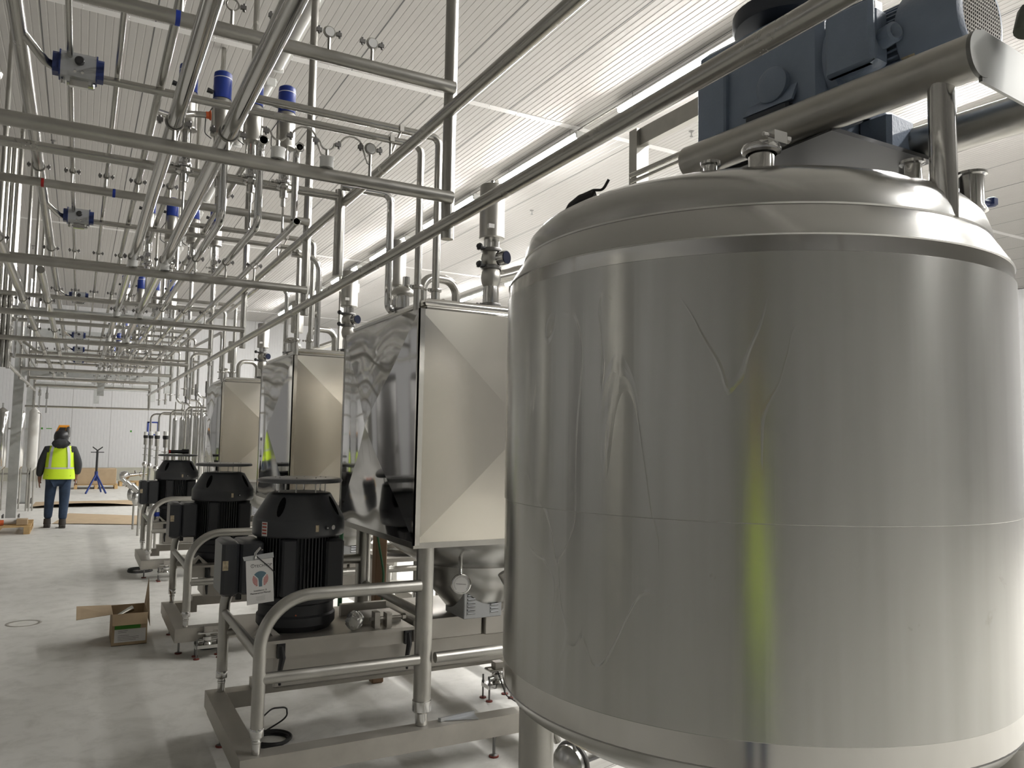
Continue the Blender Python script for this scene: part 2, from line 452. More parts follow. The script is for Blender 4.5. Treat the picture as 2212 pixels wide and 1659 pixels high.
for y, lab in ((-2.0, 'lit strip light of the right hand row, behind the camera'), (1.4, 'lit strip light of the right hand row, over the mixer drive motor'), (4.9, 'lit strip light seen under the round beams of the mixer drive, nearer one'), (8.5, 'lit strip light seen under the round beams of the mixer drive, farther one'),
        (11.5, 'lit strip light hidden behind the mixing tank top'), (14.2, 'lit strip light hidden behind the mixing tank rim'),
        (17.65, 'lit strip light directly left of the mixing tank rim, beside the bulb valve'), (21.1, 'lit strip light left of the bulb valve over the nearest box tank'),
        (24.6, 'small lit strip light low over the nearest box tank lid')):
    fixture(10.75, y, 2.4, True, lab, 'lit strip lights on the right hand row')
for y, lab in ((3.8, 'unlit strip light cut off by the top edge of the photo'), (7.3, 'unlit strip light seen beside the large slanting pipe at the top'),
        (10.2, 'unlit strip light behind the blue topped valves'), (13.6, 'unlit strip light above the middle of the pipe rack'),
        (17.1, 'unlit strip light over the second group of valves'), (20.6, 'farthest unlit strip light over the pipe rack')):
    fixture(1.95, y, 2.45, False, lab, 'unlit strip lights above the rack')

# sprinkler heads
def sprinkler(x, y, label):
    mb = MB(); mb.tube([(x, y, ZC), (x, y, ZC - .08)], .009, 8); mb.lathe([(.026, -.085), (.026, -.08)], (x, y, ZC), (0, 0, 1), 12)
    mb.lathe([(.03, -.012), (.045, 0)], (x, y, ZC), (0, 0, 1), 12)
    mb.solo('sprinkler_head', 'steel_dark', (x, y, ZC), label, 'sprinkler', 'ceiling sprinkler heads')
sprinkler(7.9, 8.9, 'small dark ceiling sprinkler left of the mixer tank dome')
sprinkler(7.9, 13.7, 'small dark ceiling sprinkler right of the nearest rack post foot')
sprinkler(7.9, 21.5, 'tiny dark ceiling sprinkler above the domed vent cap')
sprinkler(-1.25, 23.0, 'tiny dark ceiling sprinkler at the upper left beyond the rack')
sprinkler(-0.6, 14.5, 'small dark ceiling sprinkler beside the tall pipe bundle')

# ================================================================ PIPE RACK (one welded hanging frame)
FR = [3.0, 5.41, 7.75, 9.88, 12.1, 14.4, 16.7, 19.0]
RX = 1.319; LX = -0.85
rack = thing('pipe_rack', 'long stainless steel tube rack hanging from the ceiling above the tanks, carrying all pipes', 'pipe rack', (RX, 3.0, 2.5))
for i, y in enumerate(FR):
    MB().tube([(RX, y, 2.50 if i < 7 else 2.22), (RX, y, 6.4)], .0275, 14).part('post', 'steel_pipe', rack)
    MB().tube([(LX, y, 2.50 if i < 7 else 2.20), (LX, y, 6.4)], .0275, 10).part('post', 'steel_pipe', rack)
for z, r in ((2.556, .0265), (3.04, .0265)):
    MB().tube([(RX - .02, -2.0, z), (RX - .02, 19.1, z)], r, 16).part('rail', 'steel_pipe', rack)
    MB().tube([(LX, -2.0, z), (LX, 19.1, z)], r, 12).part('rail', 'steel_pipe', rack)
for i, y in enumerate(FR):
    MB().tube([(LX, y - .03, 2.672), (RX + .005, y - .03, 2.672)], .026, 14).part('cross_tube', 'steel_frame', rack)
    MB().tube([(LX, y - .03, 3.147), (RX + .005, y - .03, 3.147)], .026, 14).part('cross_tube', 'steel_frame', rack)
def stand(x, y, z0, zc, rp, openc=False, seg=16):
    yy = y - .03
    mb = MB(); mb.tube([(x, yy, z0), (x, yy, zc - rp - .004)], .0065, 8)
    if openc:
        # lower half cradle and swung-open upper half
        pts = [(x - rp - .04, yy, zc + .012), (x - rp - .015, yy, zc + .010)] + [(x + (rp + .004) * math.cos(a), yy, zc + (rp + .004) * math.sin(a)) for a in [PI + PI * k / 6 for k in range(7)]] + [(x + rp + .03, yy, zc + .012)]
        mb.tube(pts, .0042, 6)
        pts = [(x + rp + .03 + .0, yy, zc + .016)] + [(x + rp + .075 + .045 * math.cos(a), yy, zc + .0 + .045 * math.sin(a)) for a in [PI * .75 - PI * .75 * k / 5 for k in range(6)]] + [(x + 2.0 * rp + .115, yy, zc - .05), (x + 2 * rp + .135, yy, zc - .055)]
        mb.tube(pts, .0042, 6)
    else:
        mb.ring((x, yy, zc), rp + .003, .0036, (0, 1, 0), seg, 6)
    h = mb.part('hanger', 'steel_frame', rack)
    for sx in (-1, 1):
        b = MB(); px = x + sx * (rp + .020)
        b.box((px - .012, yy - .006, zc - .007), (px + .009, yy + .006, zc + .007))
        b.lathe([(.005, -.015), (.005, .015)], (px + sx * .002, yy, zc), (0, 0, 1), 6)
        b.part('clamp_bolt', 'steel_dark', h)
UP = [(-0.288, .03), (-0.113, .0135), (0.07, .0135), (0.247, .019), (0.431, .019), (0.773, .019)]
LOW = [(0.243, .027), (0.425, .032), (0.605, .021), (0.791, .021), (0.971, .021)]
for i, y in enumerate(FR):
    if i == 0:
        for x in (.06, .247, .42, .60): stand(x, y, 3.17, 3.25, .019)
        for x in (.783, .958): stand(x, y, 3.17, 3.245, .019)
        for x, r in LOW[:2]: stand(x, y, 2.69, 2.765, r)
        stand(.604, y, 2.69, 2.80, .024, True); stand(.79, y, 2.69, 2.80, .024, True); stand(.964, y, 2.69, 2.81, .019)
    else:
        for x, r in UP: stand(x, y, 3.17, 3.245, r, seg=12)
        for x, r in LOW: stand(x, y, 2.69, 2.765 if r > .025 else 2.80, r, seg=12)
        stand(-.47, y, 2.69, 2.79, .028, seg=12)
        if i > 1: stand(-.29, y, 2.69, 2.79, .028, seg=12)
# coloured tape bands on the cross tubes
for (x, y, z, m, lab) in ((.235, 3.0, 3.147, 'blue_tape', 'blue tape band'), (.115, 5.41, 3.147, 'blue_tape', 'blue tape band'), (-.265, 5.41, 3.147, 'red_tape', 'red tape band')):
    MB().tube([(x - .008, y - .03, z), (x + .008, y - .03, z)], .0272, 16).part('tape_band', m, rack, lab)
# white discs in empty pipe clips, cups
def disc(x, y, z, label):
    MB().lathe([(.0185, -.008), (.0185, .008)], (x, y - .03, z), (0, 1, 0), 20).solo('round_plug', 'white_plastic', (x, y - .03, z), label, 'cap', 'white caps in the empty pipe clips')
disc(.783, 3.0, 3.245, 'white round cap in the empty clip on the top cross tube, left one of two')
disc(.958, 3.0, 3.245, 'white round cap in the empty clip on the top cross tube, nearer the post')
disc(.964, 3.0, 2.81, 'white round cap in the clip standing on the lower cross tube near the post')
def cup(x, y, label, z=2.70, r=.026):
    MB().lathe([(r, 0), (r, .034), (r * 1.1, .038), (r * 1.1, .041), (r*.9, .041)], (x, y - .03, z), (0, 0, 1), 20).solo('plastic_cup', 'white_plastic', (x, y - .03, z), label, 'cup', 'white plastic cups on the lower cross tubes')
cup(.604, 3.0, 'white plastic cup round the open clip stem, left one on the nearest cross tube')
cup(.79, 3.0, 'white plastic cup round the open clip stem, right one on the nearest cross tube')
cup(.243, 5.41, 'white plastic cup under the left large pipe on the second cross tube')
cup(.425, 5.41, 'white plastic cup under the right large pipe on the second cross tube')
cup(.243, 7.75, 'white plastic cup under the left large pipe on the third cross tube')
cup(.425, 7.75, 'white plastic cup under the right large pipe on the third cross tube')
cup(-.47, 7.75, 'white plastic cup at the far left of the third cross tube')
cup(.243, 9.88, 'white plastic cup under the left large pipe on the fourth cross tube')
cup(.425, 9.88, 'white plastic cup under the right large pipe on the fourth cross tube')

# ---------------------------------------------------------------- long process pipes lying on the rack
def run(x, z, r, y0, y1, label, m='steel_bright', seg=18, extra=None, bend=.06):
    pts = [(x, y0, z), (x, y1, z)]
    if extra: pts = extra + [(x, y1, z)]
    return MB().tube(pts, r, seg, bend=bend).solo('process_pipe', m, (x, y1, z), label, 'pipe')
run(.243, 2.765, .0265, -1.5, 19.6, 'large polished pipe running down the rack, left of the two big overhead pipes')
run(.425, 2.765, .0315, -1.5, 19.6, 'large polished pipe running down the rack, right of the two big overhead pipes')
pc = []
for (x, lab) in ((.605, 'polished pipe dropping then running back along the rack, left of three'), (.791, 'polished pipe dropping then running back along the rack, middle of three')):
    mb = MB(); mb.tube([(x, 4.27, 3.25), (x, 4.35, 3.25), (x, 4.35, 2.80), (x, 20.1, 2.80)], .0205, 16, bend=.07, caps=False)
    mb.ring((x, 4.27, 3.25), .024, .004, (0, 1, 0), 20)
    mb.solo('process_pipe', 'steel_bright', (x, 4.35, 2.80), lab, 'pipe')
mb = MB(); mb.tube([(.985, 4.27, 3.25), (.985, 4.35, 3.25), (.985, 4.35, 2.86)], .0185, 16, bend=.05, caps=False)
mb.ring((.985, 4.27, 3.25), .024, .004, (0, 1, 0), 20)
mb.tube([(.98, 4.26, 2.83), (.975, 4.35, 2.82), (.971, 20.1, 2.80)], .0185, 14, caps=False)
mb.ring((.98, 4.26, 2.83), .0195, .0035, (0, 1, 0), 20)
mb.solo('process_pipe', 'steel_bright', (.985, 4.35, 2.8), 'polished pipe with an open tee end, right of the three dropping pipes', 'pipe')
run(-.288, 3.245, .029, -1.5, 20.1, 'leftmost thick upper pipe running away from the camera', 'steel_pipe')
run(-.113, 3.245, .0125, -1.5, 20.1, 'thin upper pipe passing behind the nearest valve actuator', 'steel_pipe', 10)
run(.07, 3.245, .0125, -1.5, 20.1, 'thin upper pipe between the nearest actuator and the large pipes', 'steel_pipe', 10)
mb = MB(); mb.tube([(.247, -1.5, 3.245), (.247, 20.1, 3.245)], .0185, 12)
mb.tube([(.247, 4.15, 3.245), (.33, 4.27, 3.28), (.44, 4.32, 3.335), (.52, 4.32, 3.345)], .0165, 12, bend=.06)
o = mb.solo('process_pipe', 'steel_pipe', (.247, 4, 3.245), 'upper pipe with a side branch closed by an orange cap', 'pipe')
MB().lathe([(.018, -.004), (.0185, .01), (.026, .018), (.026, .021)], (.505, 4.32, 3.343), (1, 0, .1), 16).solo('end_cap', 'orange_rubber', (.51, 4.32, 3.343), 'orange rubber cap with green tape on the branch pipe end', 'cap')
run(.431, 3.245, .018, 4.75, 20.1, 'upper pipe starting behind the large pipes, third upper pipe from the right', 'steel_pipe', 12)
run(.773, 3.245, .018, 4.65, 20.1, 'upper pipe starting just behind the blue topped valves on the right', 'steel_pipe', 12)
run(-.47, 2.79, .028, 3.6, 17.5, 'thick lower pipe leaving the left edge of the photo', 'steel_pipe', 14)
run(-.29, 2.79, .027, 6.3, 17.5, 'lower left pipe starting with an open dark end below the second cross tube', 'steel_pipe', 14)
# pipe crossing behind the first frame, ending in a vertical header
mb = MB(); mb.tube([(-1.0, 4.45, 3.065), (1.27, 4.45, 3.065)], .025, 14)
mb.tube([(1.27, 4.45, 3.105), (1.27, 4.45, 2.60)], .029, 16)
mb.solo('cross_pipe', 'steel_pipe', (1.27, 4.45, 3.0), 'horizontal pipe crossing the rack that ends in a short vertical header', 'pipe')
MB().tube([(1.33, 4.6, 3.15), (1.33, 4.6, 2.6)], .009, 8).solo('thin_tube', 'steel_pipe', (1.33, 4.6, 2.9), 'thin vertical tube behind the short vertical header', 'pipe')
# elbow pipe dropping to the u-bend beside the nearest box tank
def uloop(dy, lab):
    mb = MB(); mb.tube([(1.25, 4.36 + dy, 3.10), (1.55, 4.36 + dy, 3.10), (1.55, 4.36 + dy, 2.40), (1.66, 4.36 + dy, 2.40), (1.66, 4.36 + dy, 2.62)], .0215, 16, bend=.05)
    triclamp(mb, (1.66, 4.36 + dy, 2.55), .0215)
    mb.solo('vent_pipe', 'steel_bright', (1.55, 4.36 + dy, 2.4), lab, 'pipe')
uloop(0, 'bent pipe dropping to a u-bend above the nearest box tank')

# ================================================================ PROCESS MODULES (repeated along the rack)
def valve(x, y, lab, grp):
    t = thing('diaphragm_valve', lab, 'valve', (x, y, 3.25), grp)
    MB().lathe([(.001, .645), (.030, .643), (.046, .632), (.048, .615), (.048, .49), (.050, .487)], (x, y, 3.0), (0, 0, 1), 24).part('actuator_top', 'valve_blue', t, 'blue plastic top')
    MB().lathe([(.0485, .0), (.0485, .004)], (x, y, 3.60), (0, 0, 1), 24).part('band', 'white_plastic', t)
    MB().lathe([(.046, .487), (.0505, .48), (.051, .40), (.051, .30), (.054, .295), (.054, .284), (.02, .282)], (x, y, 3.0), (0, 0, 1), 24).part('cylinder', 'steel_frame', t)
    mb = MB(); mb.lathe([(.018, .282), (.018, .16), (.03, .155), (.03, .11), (.024, .1), (.024, .07), (.045, .062), (.045, .048), (.022, .04), (.022, .0), (.012, -.005), (.012, -.05)], (x, y, 3.0), (0, 0, 1), 18)
    for a in (0.6, 2.7, 4.8): mb.tube([(x + .033 * math.cos(a), y + .033 * math.sin(a), 3.284), (x + .033 * math.cos(a), y + .033 * math.sin(a), 3.17)], .004, 6)
    mb.tube([(x, y, 3.13), (x, y - .07, 3.13)], .018, 12); mb.tube([(x, y, 3.0), (x, y, 2.80)], .006, 6)
    triclamp(mb, (x, y, 3.09), .024)
    mb.part('valve_body', 'steel_bright', t)
    MB().lathe([(.012, 0), (.014, .03)], (x - .05, y - .01, 3.515), (-1, -.1, .2), 10).part('cable_gland', 'black_plastic', t)
    MB().tube([(x - .052, y - .03, 3.42), (x - .085, y - .035, 3.36), (x - .085, y - .035, 3.27), (x - .05, y - .03, 3.25)], .0028, 6, bend=.02).part('air_tube', 'black_plastic', t)
    return t
def actuator(y, lab, grp):
    x, z = -.08, 3.215
    t = thing('rotary_actuator', lab, 'actuator', (x, y, z), grp)
    yy = y - .04
    mb = MB(); hx = .066
    prof = [(-.045, .036), (-.030, .052), (.030, .052), (.045, .036), (.045, -.036), (.030, -.052), (-.030, -.052), (-.045, -.036)]
    mb.prism([(x - hx, yy + a, z + b) for a, b in prof], (x - hx, 0, 0), (x + hx, 0, 0)); mb.part('body', 'aluminium', t)
    for sx in (-1, 1):
        xx = x + sx * hx
        m2 = MB(); m2.prism([(xx, yy + a * 1.04, z + b * 1.06) for a, b in prof], (xx, 0, 0), (xx + sx * .006, 0, 0))
        m2.prism([(xx + sx * .006, yy + a * .82, z + b * .82) for a, b in prof], (xx, 0, 0), (xx + sx * .024, 0, 0)); m2.part('end_cap', 'deep_blue', t, 'dark blue end cap')
    m3 = MB(); m3.lathe([(.019, 0), (.019, .012), (.015, .016)], (x + .004, yy - .044, z + .012), (0, -1, 0), 20); m3.part('indicator', 'black_plastic', t, 'black round position indicator')
    m4 = MB()
    for dx in (-.012, .016): m4.lathe([(.006, 0), (.006, .012)], (x + dx, yy - .04, z - .028), (0, -.7, -.7), 8)
    m4.box((x - .03, yy - .012, z - .085), (x + .04, yy + .012, z - .05)); m4.lathe([(.01, -.05), (.01, .05)], (x + .01, yy, z - .075), (1, 0, 0), 8)
    for dx in (-.055, .058): m4.tube([(x + dx, yy, z - .05), (x + dx, yy, z - .08)], .007, 8)
    m4.part('bracket', 'steel_bright', t)
    return t
def pline(dy, labs, grp):
    mb = MB(); mb.tube([(-.288, 3.55 + dy, 3.245), (-.20, 3.74 + dy, 3.205), (-.12, 3.80 + dy, 3.204), (1.51, 3.80 + dy, 3.204), (1.51, 3.80 + dy, 2.44)], .0185, 14, bend=.045)
    triclamp(mb, (1.51, 3.80 + dy, 2.45), .019); mb.tube([(1.51, 3.8 + dy, 2.45), (1.51, 3.8 + dy, 2.33)], .02, 14)
    a = mb.solo('process_pipe', 'steel_pipe', (1.476, 3.8 + dy, 2.44), labs[0], 'pipe', grp)
    mb = MB(); mb.tube([(.60, 3.88 + dy, 3.12), (.60, 3.88 + dy, 3.303), (1.645, 3.88 + dy, 3.303), (1.645, 3.88 + dy, 2.44)], .0205, 14, bend=.045)
    triclamp(mb, (1.645, 3.88 + dy, 2.46), .021); mb.tube([(1.645, 3.88 + dy, 2.46), (1.645, 3.88 + dy, 2.36)], .024, 14)
    b = mb.solo('process_pipe', 'steel_pipe', (1.60, 3.88 + dy, 2.44), labs[1], 'pipe', grp)
    for (x, yy, z, k) in ((1.34, 3.80, 3.204, 2), (1.42, 3.88, 3.303, 3)):
        m = MB(); m.ring((x, yy + dy, z), .021, .004, (1, 0, 0), 16, 6)
        m.tube([(x, yy + dy, z - .02), (1.335, yy + dy - .02, 3.075)], .007, 8)
        m.box((x - .011, yy + dy - .03, z - .016), (x + .011, yy + dy - .018, z + .018))
        m.solo('pipe_clip', 'steel_frame', (x, yy + dy, z), labs[k], 'pipe clip', grp)
modw = ['nearest', 'second', 'third', 'fourth', 'fifth', 'farthest']
MODY = [0, 2.62, 6.35, 10.3, 12.6, 15.1]
v1 = None
for i, dy in enumerate(MODY):
    w = modw[i]
    pline(dy, ['%s crossing pipe pair, lower pipe turning down onto a box tank' % w, '%s crossing pipe pair, upper pipe turning down onto a box tank' % w,
               'small pipe clip holding the lower pipe of the %s crossing pair' % w, 'small pipe clip holding the upper pipe of the %s crossing pair' % w], 'crossing pipes and clips along the rack')
    wl = 'in the %s valve row' % w
    if i == 0:
        base = actuator(3.80, 'large grey rotary actuator with blue ends at the top left', 'grey rotary actuators on the rack')
        vs = []
        for k, x in enumerate((.42, .594, .762, .94)):
            vs.append(valve(x, 4.43, 'steel valve with blue top, %s from the left %s' % (['first', 'second', 'third', 'fourth'][k], wl), 'blue topped valves over the rack'))
    else:
        dup(base, (0, dy, 0), ['', 'grey rotary actuator under the red tape, second from the top', 'third grey rotary actuator from the top, left of the large pipes', 'fourth grey rotary actuator from the top of the left stack',
            'fifth grey rotary actuator from the top of the left stack', 'lowest grey rotary actuator of the left stack'][i])
        for k, v in enumerate(vs):
            dup(v, (0, dy, 0), 'steel valve with blue top, %s from the left %s' % (['first', 'second', 'third', 'fourth'][k], wl))
# clamp union on the thick pipe at the top-left corner
t = thing('clamp_union', 'steel clamp joint with orange gasket on the pipe at the top left corner', 'pipe clamp', (-.288, 3.42, 3.26))
mb = MB(); mb.lathe([(.03, -.10), (.03, -.05), (.043, -.03), (.05, 0), (.043, .03), (.03, .05)], (-.30, 3.40, 3.36), (0, 0, 1), 24); mb.tube([(-.30, 3.40, 3.30), (-.288, 3.42, 3.262)], .029, 16); mb.tube([(-.30, 3.4, 3.4), (-.30, 3.35, 3.6)], .024, 14)
mb.part('ferrule', 'steel_bright', t)
MB().lathe([(.034, -.004), (.034, .004)], (-.30, 3.40, 3.32), (0, 0, 1), 20).part('gasket', 'orange_rubber', t, 'orange gasket ring')
mb = MB(); mb.ring((-.30, 3.40, 3.345), .048, .006, (0, .1, 1), 24, 6); mb.tube([(-.25, 3.39, 3.36), (-.235, 3.38, 3.32), (-.232, 3.38, 3.285)], .006, 8); mb.box((-.262, 3.38, 3.33), (-.238, 3.40, 3.37)); mb.box((-.365, 3.38, 3.34), (-.345, 3.40, 3.37)); mb.tube([(-.36, 3.39, 3.36), (-.37, 3.385, 3.39)], .005, 8)
mb.part('wing_clamp', 'steel_dark', t)
# tall bundle of pipes at the left
for k, (x, y, zt, r) in enumerate(((-.855, 9.932, 4.93, .024), (-.806, 9.935, 4.78, .026), (-.757, 9.935, 4.78, .025), (-.712, 9.935, 4.38, .022), (-.93, 9.6, 5.35, .03))):
    mb = MB(); mb.tube([(x, y, 2.36), (x, y, zt)], r, 12)
    mb.lathe([(r, 0), (r * 1.6, .05), (r * 1.6, .07), (r, .075)], (x, y, zt), (0, 0, 1), 14)
    mb.solo('vertical_pipe', 'steel_pipe', (x, y, 2.36), 'tall vertical pipe at the left edge, %s of the bundle' % ['second', 'third', 'fourth', 'rightmost and shortest', 'outermost and tallest'][k], 'pipe', 'vertical pipe bundle at the left')

# ================================================================ SKIDS (frame, guards, plate, trough), MOTORS, BOX TANKS
SK = [0, 2.70, 6.35]
skw = ['nearest', 'middle', 'farthest']
def skid(dy):
    t = thing('skid_frame', 'nearest stainless skid frame with curved guard rails round a motor', 'skid', (1.5, 4.3, 0), 'stainless skid frames')
    fy, by, lx = 3.78, 4.78, .778
    def sq(a, b): return MB().box(a, b)
    sq((.70, 3.73, .12), (2.90, 3.83, .22)).part('beam', 'steel_beam', t)
    sq((.70, 3.83, .12), (.80, 4.74, .22)).part('beam', 'steel_beam', t)
    sq((.70, 4.74, .13), (.98, 4.84, .22)).part('beam', 'steel_beam', t)
    sq((.94, 4.73, .19), (2.90, 4.83, .27)).part('beam', 'steel_beam', t)
    sq((2.80, 3.83, .12), (2.90, 4.73, .22)).part('beam', 'steel_beam', t)
    for y in (fy, by):
        mb = MB(); mb.tube([(lx, y, .30), (lx, y, .918), (1.56, y, .918)], .030, 16, bend=.235, bseg=12)
        mb.part('guard_rail', 'steel_frame', t)
        mb = MB(); mb.lathe([(.0305, .296), (.0318, .298), (.0318, .334), (.0305, .336)], (lx, y, 0), (0, 0, 1), 16); mb.lathe([(.020, .221), (.020, .31)], (lx, y, 0), (0, 0, 1), 14); mb.lathe([(.020, .268), (.0225, .271), (.0225, .280), (.020, .283)], (lx, y, 0), (0, 0, 1), 14)
        mb.part('foot_sleeve', 'steel_bright', t)
        MB().tube([(lx, y, .55), (1.56, y, .55)], .027, 16).part('guard_rail', 'steel_frame', t)
    MB().tube([(lx, fy, .66), (lx, by, .66)], .022, 14).part('guard_rail', 'steel_frame', t)
    MB().tube([(1.65, fy, .55), (2.65, fy, .55)], .027, 16).part('guard_rail', 'steel_frame', t)
    MB().tube([(1.60, 3.82, .76), (1.60, 4.76, .76)], .024, 14).part('guard_rail', 'steel_frame', t)
    for z in (.73,): MB().tube([(2.66, 3.84, z), (2.66, 4.76, z)], .030, 14).part('guard_rail', 'steel_frame', t)  # right side rail added to cast a stripe of shadow on the floor
    # motor plate
    MB().box((.83, 4.24, .585), (1.72, 4.95, .602)).part('motor_plate', 'steel_plate', t)
    MB().box((.86, 4.30, .50), (1.70, 4.90, .583)).part('plate_apron', 'steel_plate', t)
    MB().cbox((.97, 4.36, .32), (2.62, 4.70, .498), .012).part('trough', 'steel_plate', t)
    MB().cbox((1.74, 4.30, .50), (2.18, 4.92, .625), .006).part('cover', 'steel_plate', t)
    MB().cbox((2.19, 4.28, .50), (2.62, 4.92, .63), .006).part('cover', 'steel_plate', t)
    mb = MB()
    mb.box((1.50, 4.28, .602), (1.53, 4.34, .69)); mb.box((1.57, 4.28, .602), (1.60, 4.34, .68)); mb.tube([(1.48, 4.31, .65), (1.68, 4.31, .65)], .010, 8)
    mb.lathe([(.018, 0), (.018, .02)], (1.67, 4.31, .65), (1, 0, 0), 6)
    mb.box((1.46, 4.40, .602), (1.70, 4.60, .64)); mb.box((1.42, 4.66, .602), (1.70, 4.70, .67))
    mb.part('adjuster', 'steel_plate', t)
    mb = MB(); mb.prism([(.86, 4.36, .602), (.90, 4.36, .602), (.93, 4.36, .645), (.96, 4.36, .602), (1.0, 4.36, .602), (.93, 4.36, .665)], (0, 4.36, 0), (0, 4.42, 0)); mb.part('angle_bracket', 'steel_plate', t)
    for x in (.99, 1.70):
        mb = MB(); mb.box((x - .02, 4.275, .50), (x + .02, 4.30, .58)); mb.tube([(x, 4.285, .56), (x + .008, 4.28, .50), (x - .004, 4.285, .42), (x, 4.285, .36)], [.014, .017, .012, .007], 8)
        mb.part('latch', 'black_plastic', t, 'black rubber latch')
    for (x, y) in ((.75, 4.55), (.75, 3.90), (2.85, 3.78), (2.85, 4.78), (2.0, 3.78)):
        mb = MB(); mb.lathe([(.022, 0), (.022, .01), (.008, .014), (.007, .12)], (x, y, 0), (0, 0, 1), 10); mb.lathe([(.014, .10), (.014, .12)], (x, y, 0), (0, 0, 1), 6)
        lf = mb.part('levelling_foot', 'steel_dark', t)
        MB().lathe([(.026, 0), (.026, .008), (.012, .012)], (x, y, 0), (0, 0, 1), 12).part('pad', 'rust_red', lf, 'reddish rubber pad')
    return t
sk = [skid(0)]
sk.append(dup(sk[0], (0, SK[1], 0), 'middle stainless skid frame, partly behind the nearest motor'))
sk.append(dup(sk[0], (0, SK[2], 0), 'farthest stainless skid frame, beyond the second motor'))

def motor():
    cx, cy = 1.125, 4.55
    t = thing('electric_motor', 'nearest large black vertical electric motor, with a paper manual hanging on it', 'motor', (cx, cy, .602), 'black vertical motors')
    o = (cx, cy, 0)
    MB().lathe([(.001, 1.430), (.215, 1.430), (.228, 1.426), (.234, 1.418), (.234, 1.412), (.229, 1.405), (.215, 1.407), (.001, 1.407)], o, (0, 0, 1), 48).part('rain_cap', 'cap_grey', t)
    for k in range(8):
        a = PI / 8 + k * PI / 4
        MB().tube([(cx + .14 * math.cos(a), cy + .14 * math.sin(a), 1.33), (cx + .14 * math.cos(a), cy + .14 * math.sin(a), 1.436)], .0045, 6).part('spacer_pin', 'steel_bright', t)
    # hood with slots
    mb = MB(); mb.lathe([(.10, 1.335), (.145, 1.352), (.168, 1.345), (.174, 1.338), (.178, 1.331), (.247, 1.215), (.2515, 1.207), (.253, 1.198), (.2535, 1.128), (.251, 1.118), (.244, 1.112), (.20, 1.105)], o, (0, 0, 1), 48)
    mb.part('fan_hood', 'motor_black', t)
    for k in range(4):
        mb = MB()
        a = math.radians(-131) + k * PI / 2
        for j in range(1):
            ca, sa = math.cos(a), math.sin(a)
            n = 8; pts = []
            c0 = Vector((cx + .209 * ca, cy + .209 * sa, 1.277)); up = Vector((-.068 * ca, -.068 * sa, .12)).normalized(); side = Vector((-sa, ca, 0)); nrm = side.cross(up).normalized()
            if nrm.dot(Vector((ca, sa, 0))) < 0: nrm = -nrm
            for q in range(12):
                b = 2 * PI * q / 12
                pts.append(c0 + side * math.cos(b) * .020 + up * math.sin(b) * .060 + nrm * .002)
            mb.prism(pts, (0, 0, 0), -nrm * .004)
        mb.part('vent_slot', 'void', t)
    # finned body
    mb = MB(); prof = []; n = 72
    vs = []; fs = []
    for z in (.80, 1.12):
        for k in range(n):
            for (da, r) in ((0, .226), (.3, .226), (.35, .200), (.95, .200)):
                a = 2 * PI * (k + da) / n
                vs.append((cx + r * math.cos(a), cy + r * math.sin(a), z))
    m_ = 4 * n
    for k in range(m_): fs.append((k, (k + 1) % m_, (k + 1) % m_ + m_, k + m_))
    mb.add(vs, fs); mb.lathe([(.21, .795), (.21, .80)], o, (0, 0, 1), 40)
    mb.part('finned_body', 'motor_fins', t)
    MB().lathe([(.21, .80), (.222, .79), (.222, .755), (.205, .745), (.205, .69), (.215, .68), (.215, .635), (.195, .61), (.19, .602)], o, (0, 0, 1), 44).part('flange', 'motor_fins', t)
    MB().cbox((cx - .14, cy - .238, .80), (cx - .06, cy - .15, 1.11), .01).part('fin_rib', 'motor_fins', t)
    MB().cbox((cx + .10, cy - .228, .83), (cx + .20, cy - .12, 1.10), .012).part('fin_rib', 'motor_fins', t)
    # junction box
    R = Matrix.Rotation(0, 3, 'Z')
    j = MB().cbox((.79, cy - .13, .815), (.91, cy + .13, 1.095), .012).part('junction_box', 'motor_black', t)
    MB().cbox((.695, cy - .135, .81), (.785, cy + .135, 1.10), .016).part('lid', 'motor_black', j)
    MB().box((.699, cy - .1365, .95), (.728, cy - .1345, 1.0)).part('sticker', 'gold_label', j, 'pale sticker')
    mb = MB(); mb.tube([(.80, cy - .05, .82), (.80, cy - .05, .78)], .016, 10); mb.tube([(.80, cy + .05, .82), (.80, cy + .05, .78)], .016, 10); mb.part('cable_gland', 'black_plastic', j)
    MB().box((.87, cy - .08, .87), (.95, cy + .08, 1.05)).part('neck', 'motor_black', t)
    # small nameplates on the hood band, facing the camera
    for (a, w, hh, m) in ((-1.42, .009, .018, 'gold_label'),):
        c = Vector((cx + .2545 * math.cos(a), cy + .2545 * math.sin(a), 1.165)); s = Vector((-math.sin(a), math.cos(a), 0))
        mb = MB(); mb.prism([c - s * w - Vector((0, 0, hh)), c + s * w - Vector((0, 0, hh)), c + s * w + Vector((0, 0, hh)), c - s * w + Vector((0, 0, hh))], (0, 0, 0), Vector((math.cos(a), math.sin(a), 0)) * .001)
        mb.part('nameplate', m, t)
    a = -1.18; MB().lathe([(.012, 0), (.012, .006), (.008, .008)], (cx + .252 * math.cos(a), cy + .252 * math.sin(a), 1.165), (math.cos(a), math.sin(a), 0), 14).part('plug', 'ink', t)
    mb = MB(); mb.lathe([(.0045, 0), (.0045, .010)], (cx + .252 * math.cos(a), cy + .252 * math.sin(a), 1.165), (math.cos(a), math.sin(a), 0), 10); mb.part('plug_eye', 'white_plastic', t)
    mb = MB(); mb.lathe([(.004, 0), (.004, .003)], (cx - .05, cy - .205, .70), (0, -1, 0), 8); mb.part('grease_nipple', 'orange_rubber', t)
    return t
m0 = motor()
dup(m0, (0, SK[1], 0), 'middle black vertical electric motor with junction box, behind the nearest one')
dup(m0, (0, SK[2], 0), 'farthest black vertical electric motor with a torch lying on its cap')
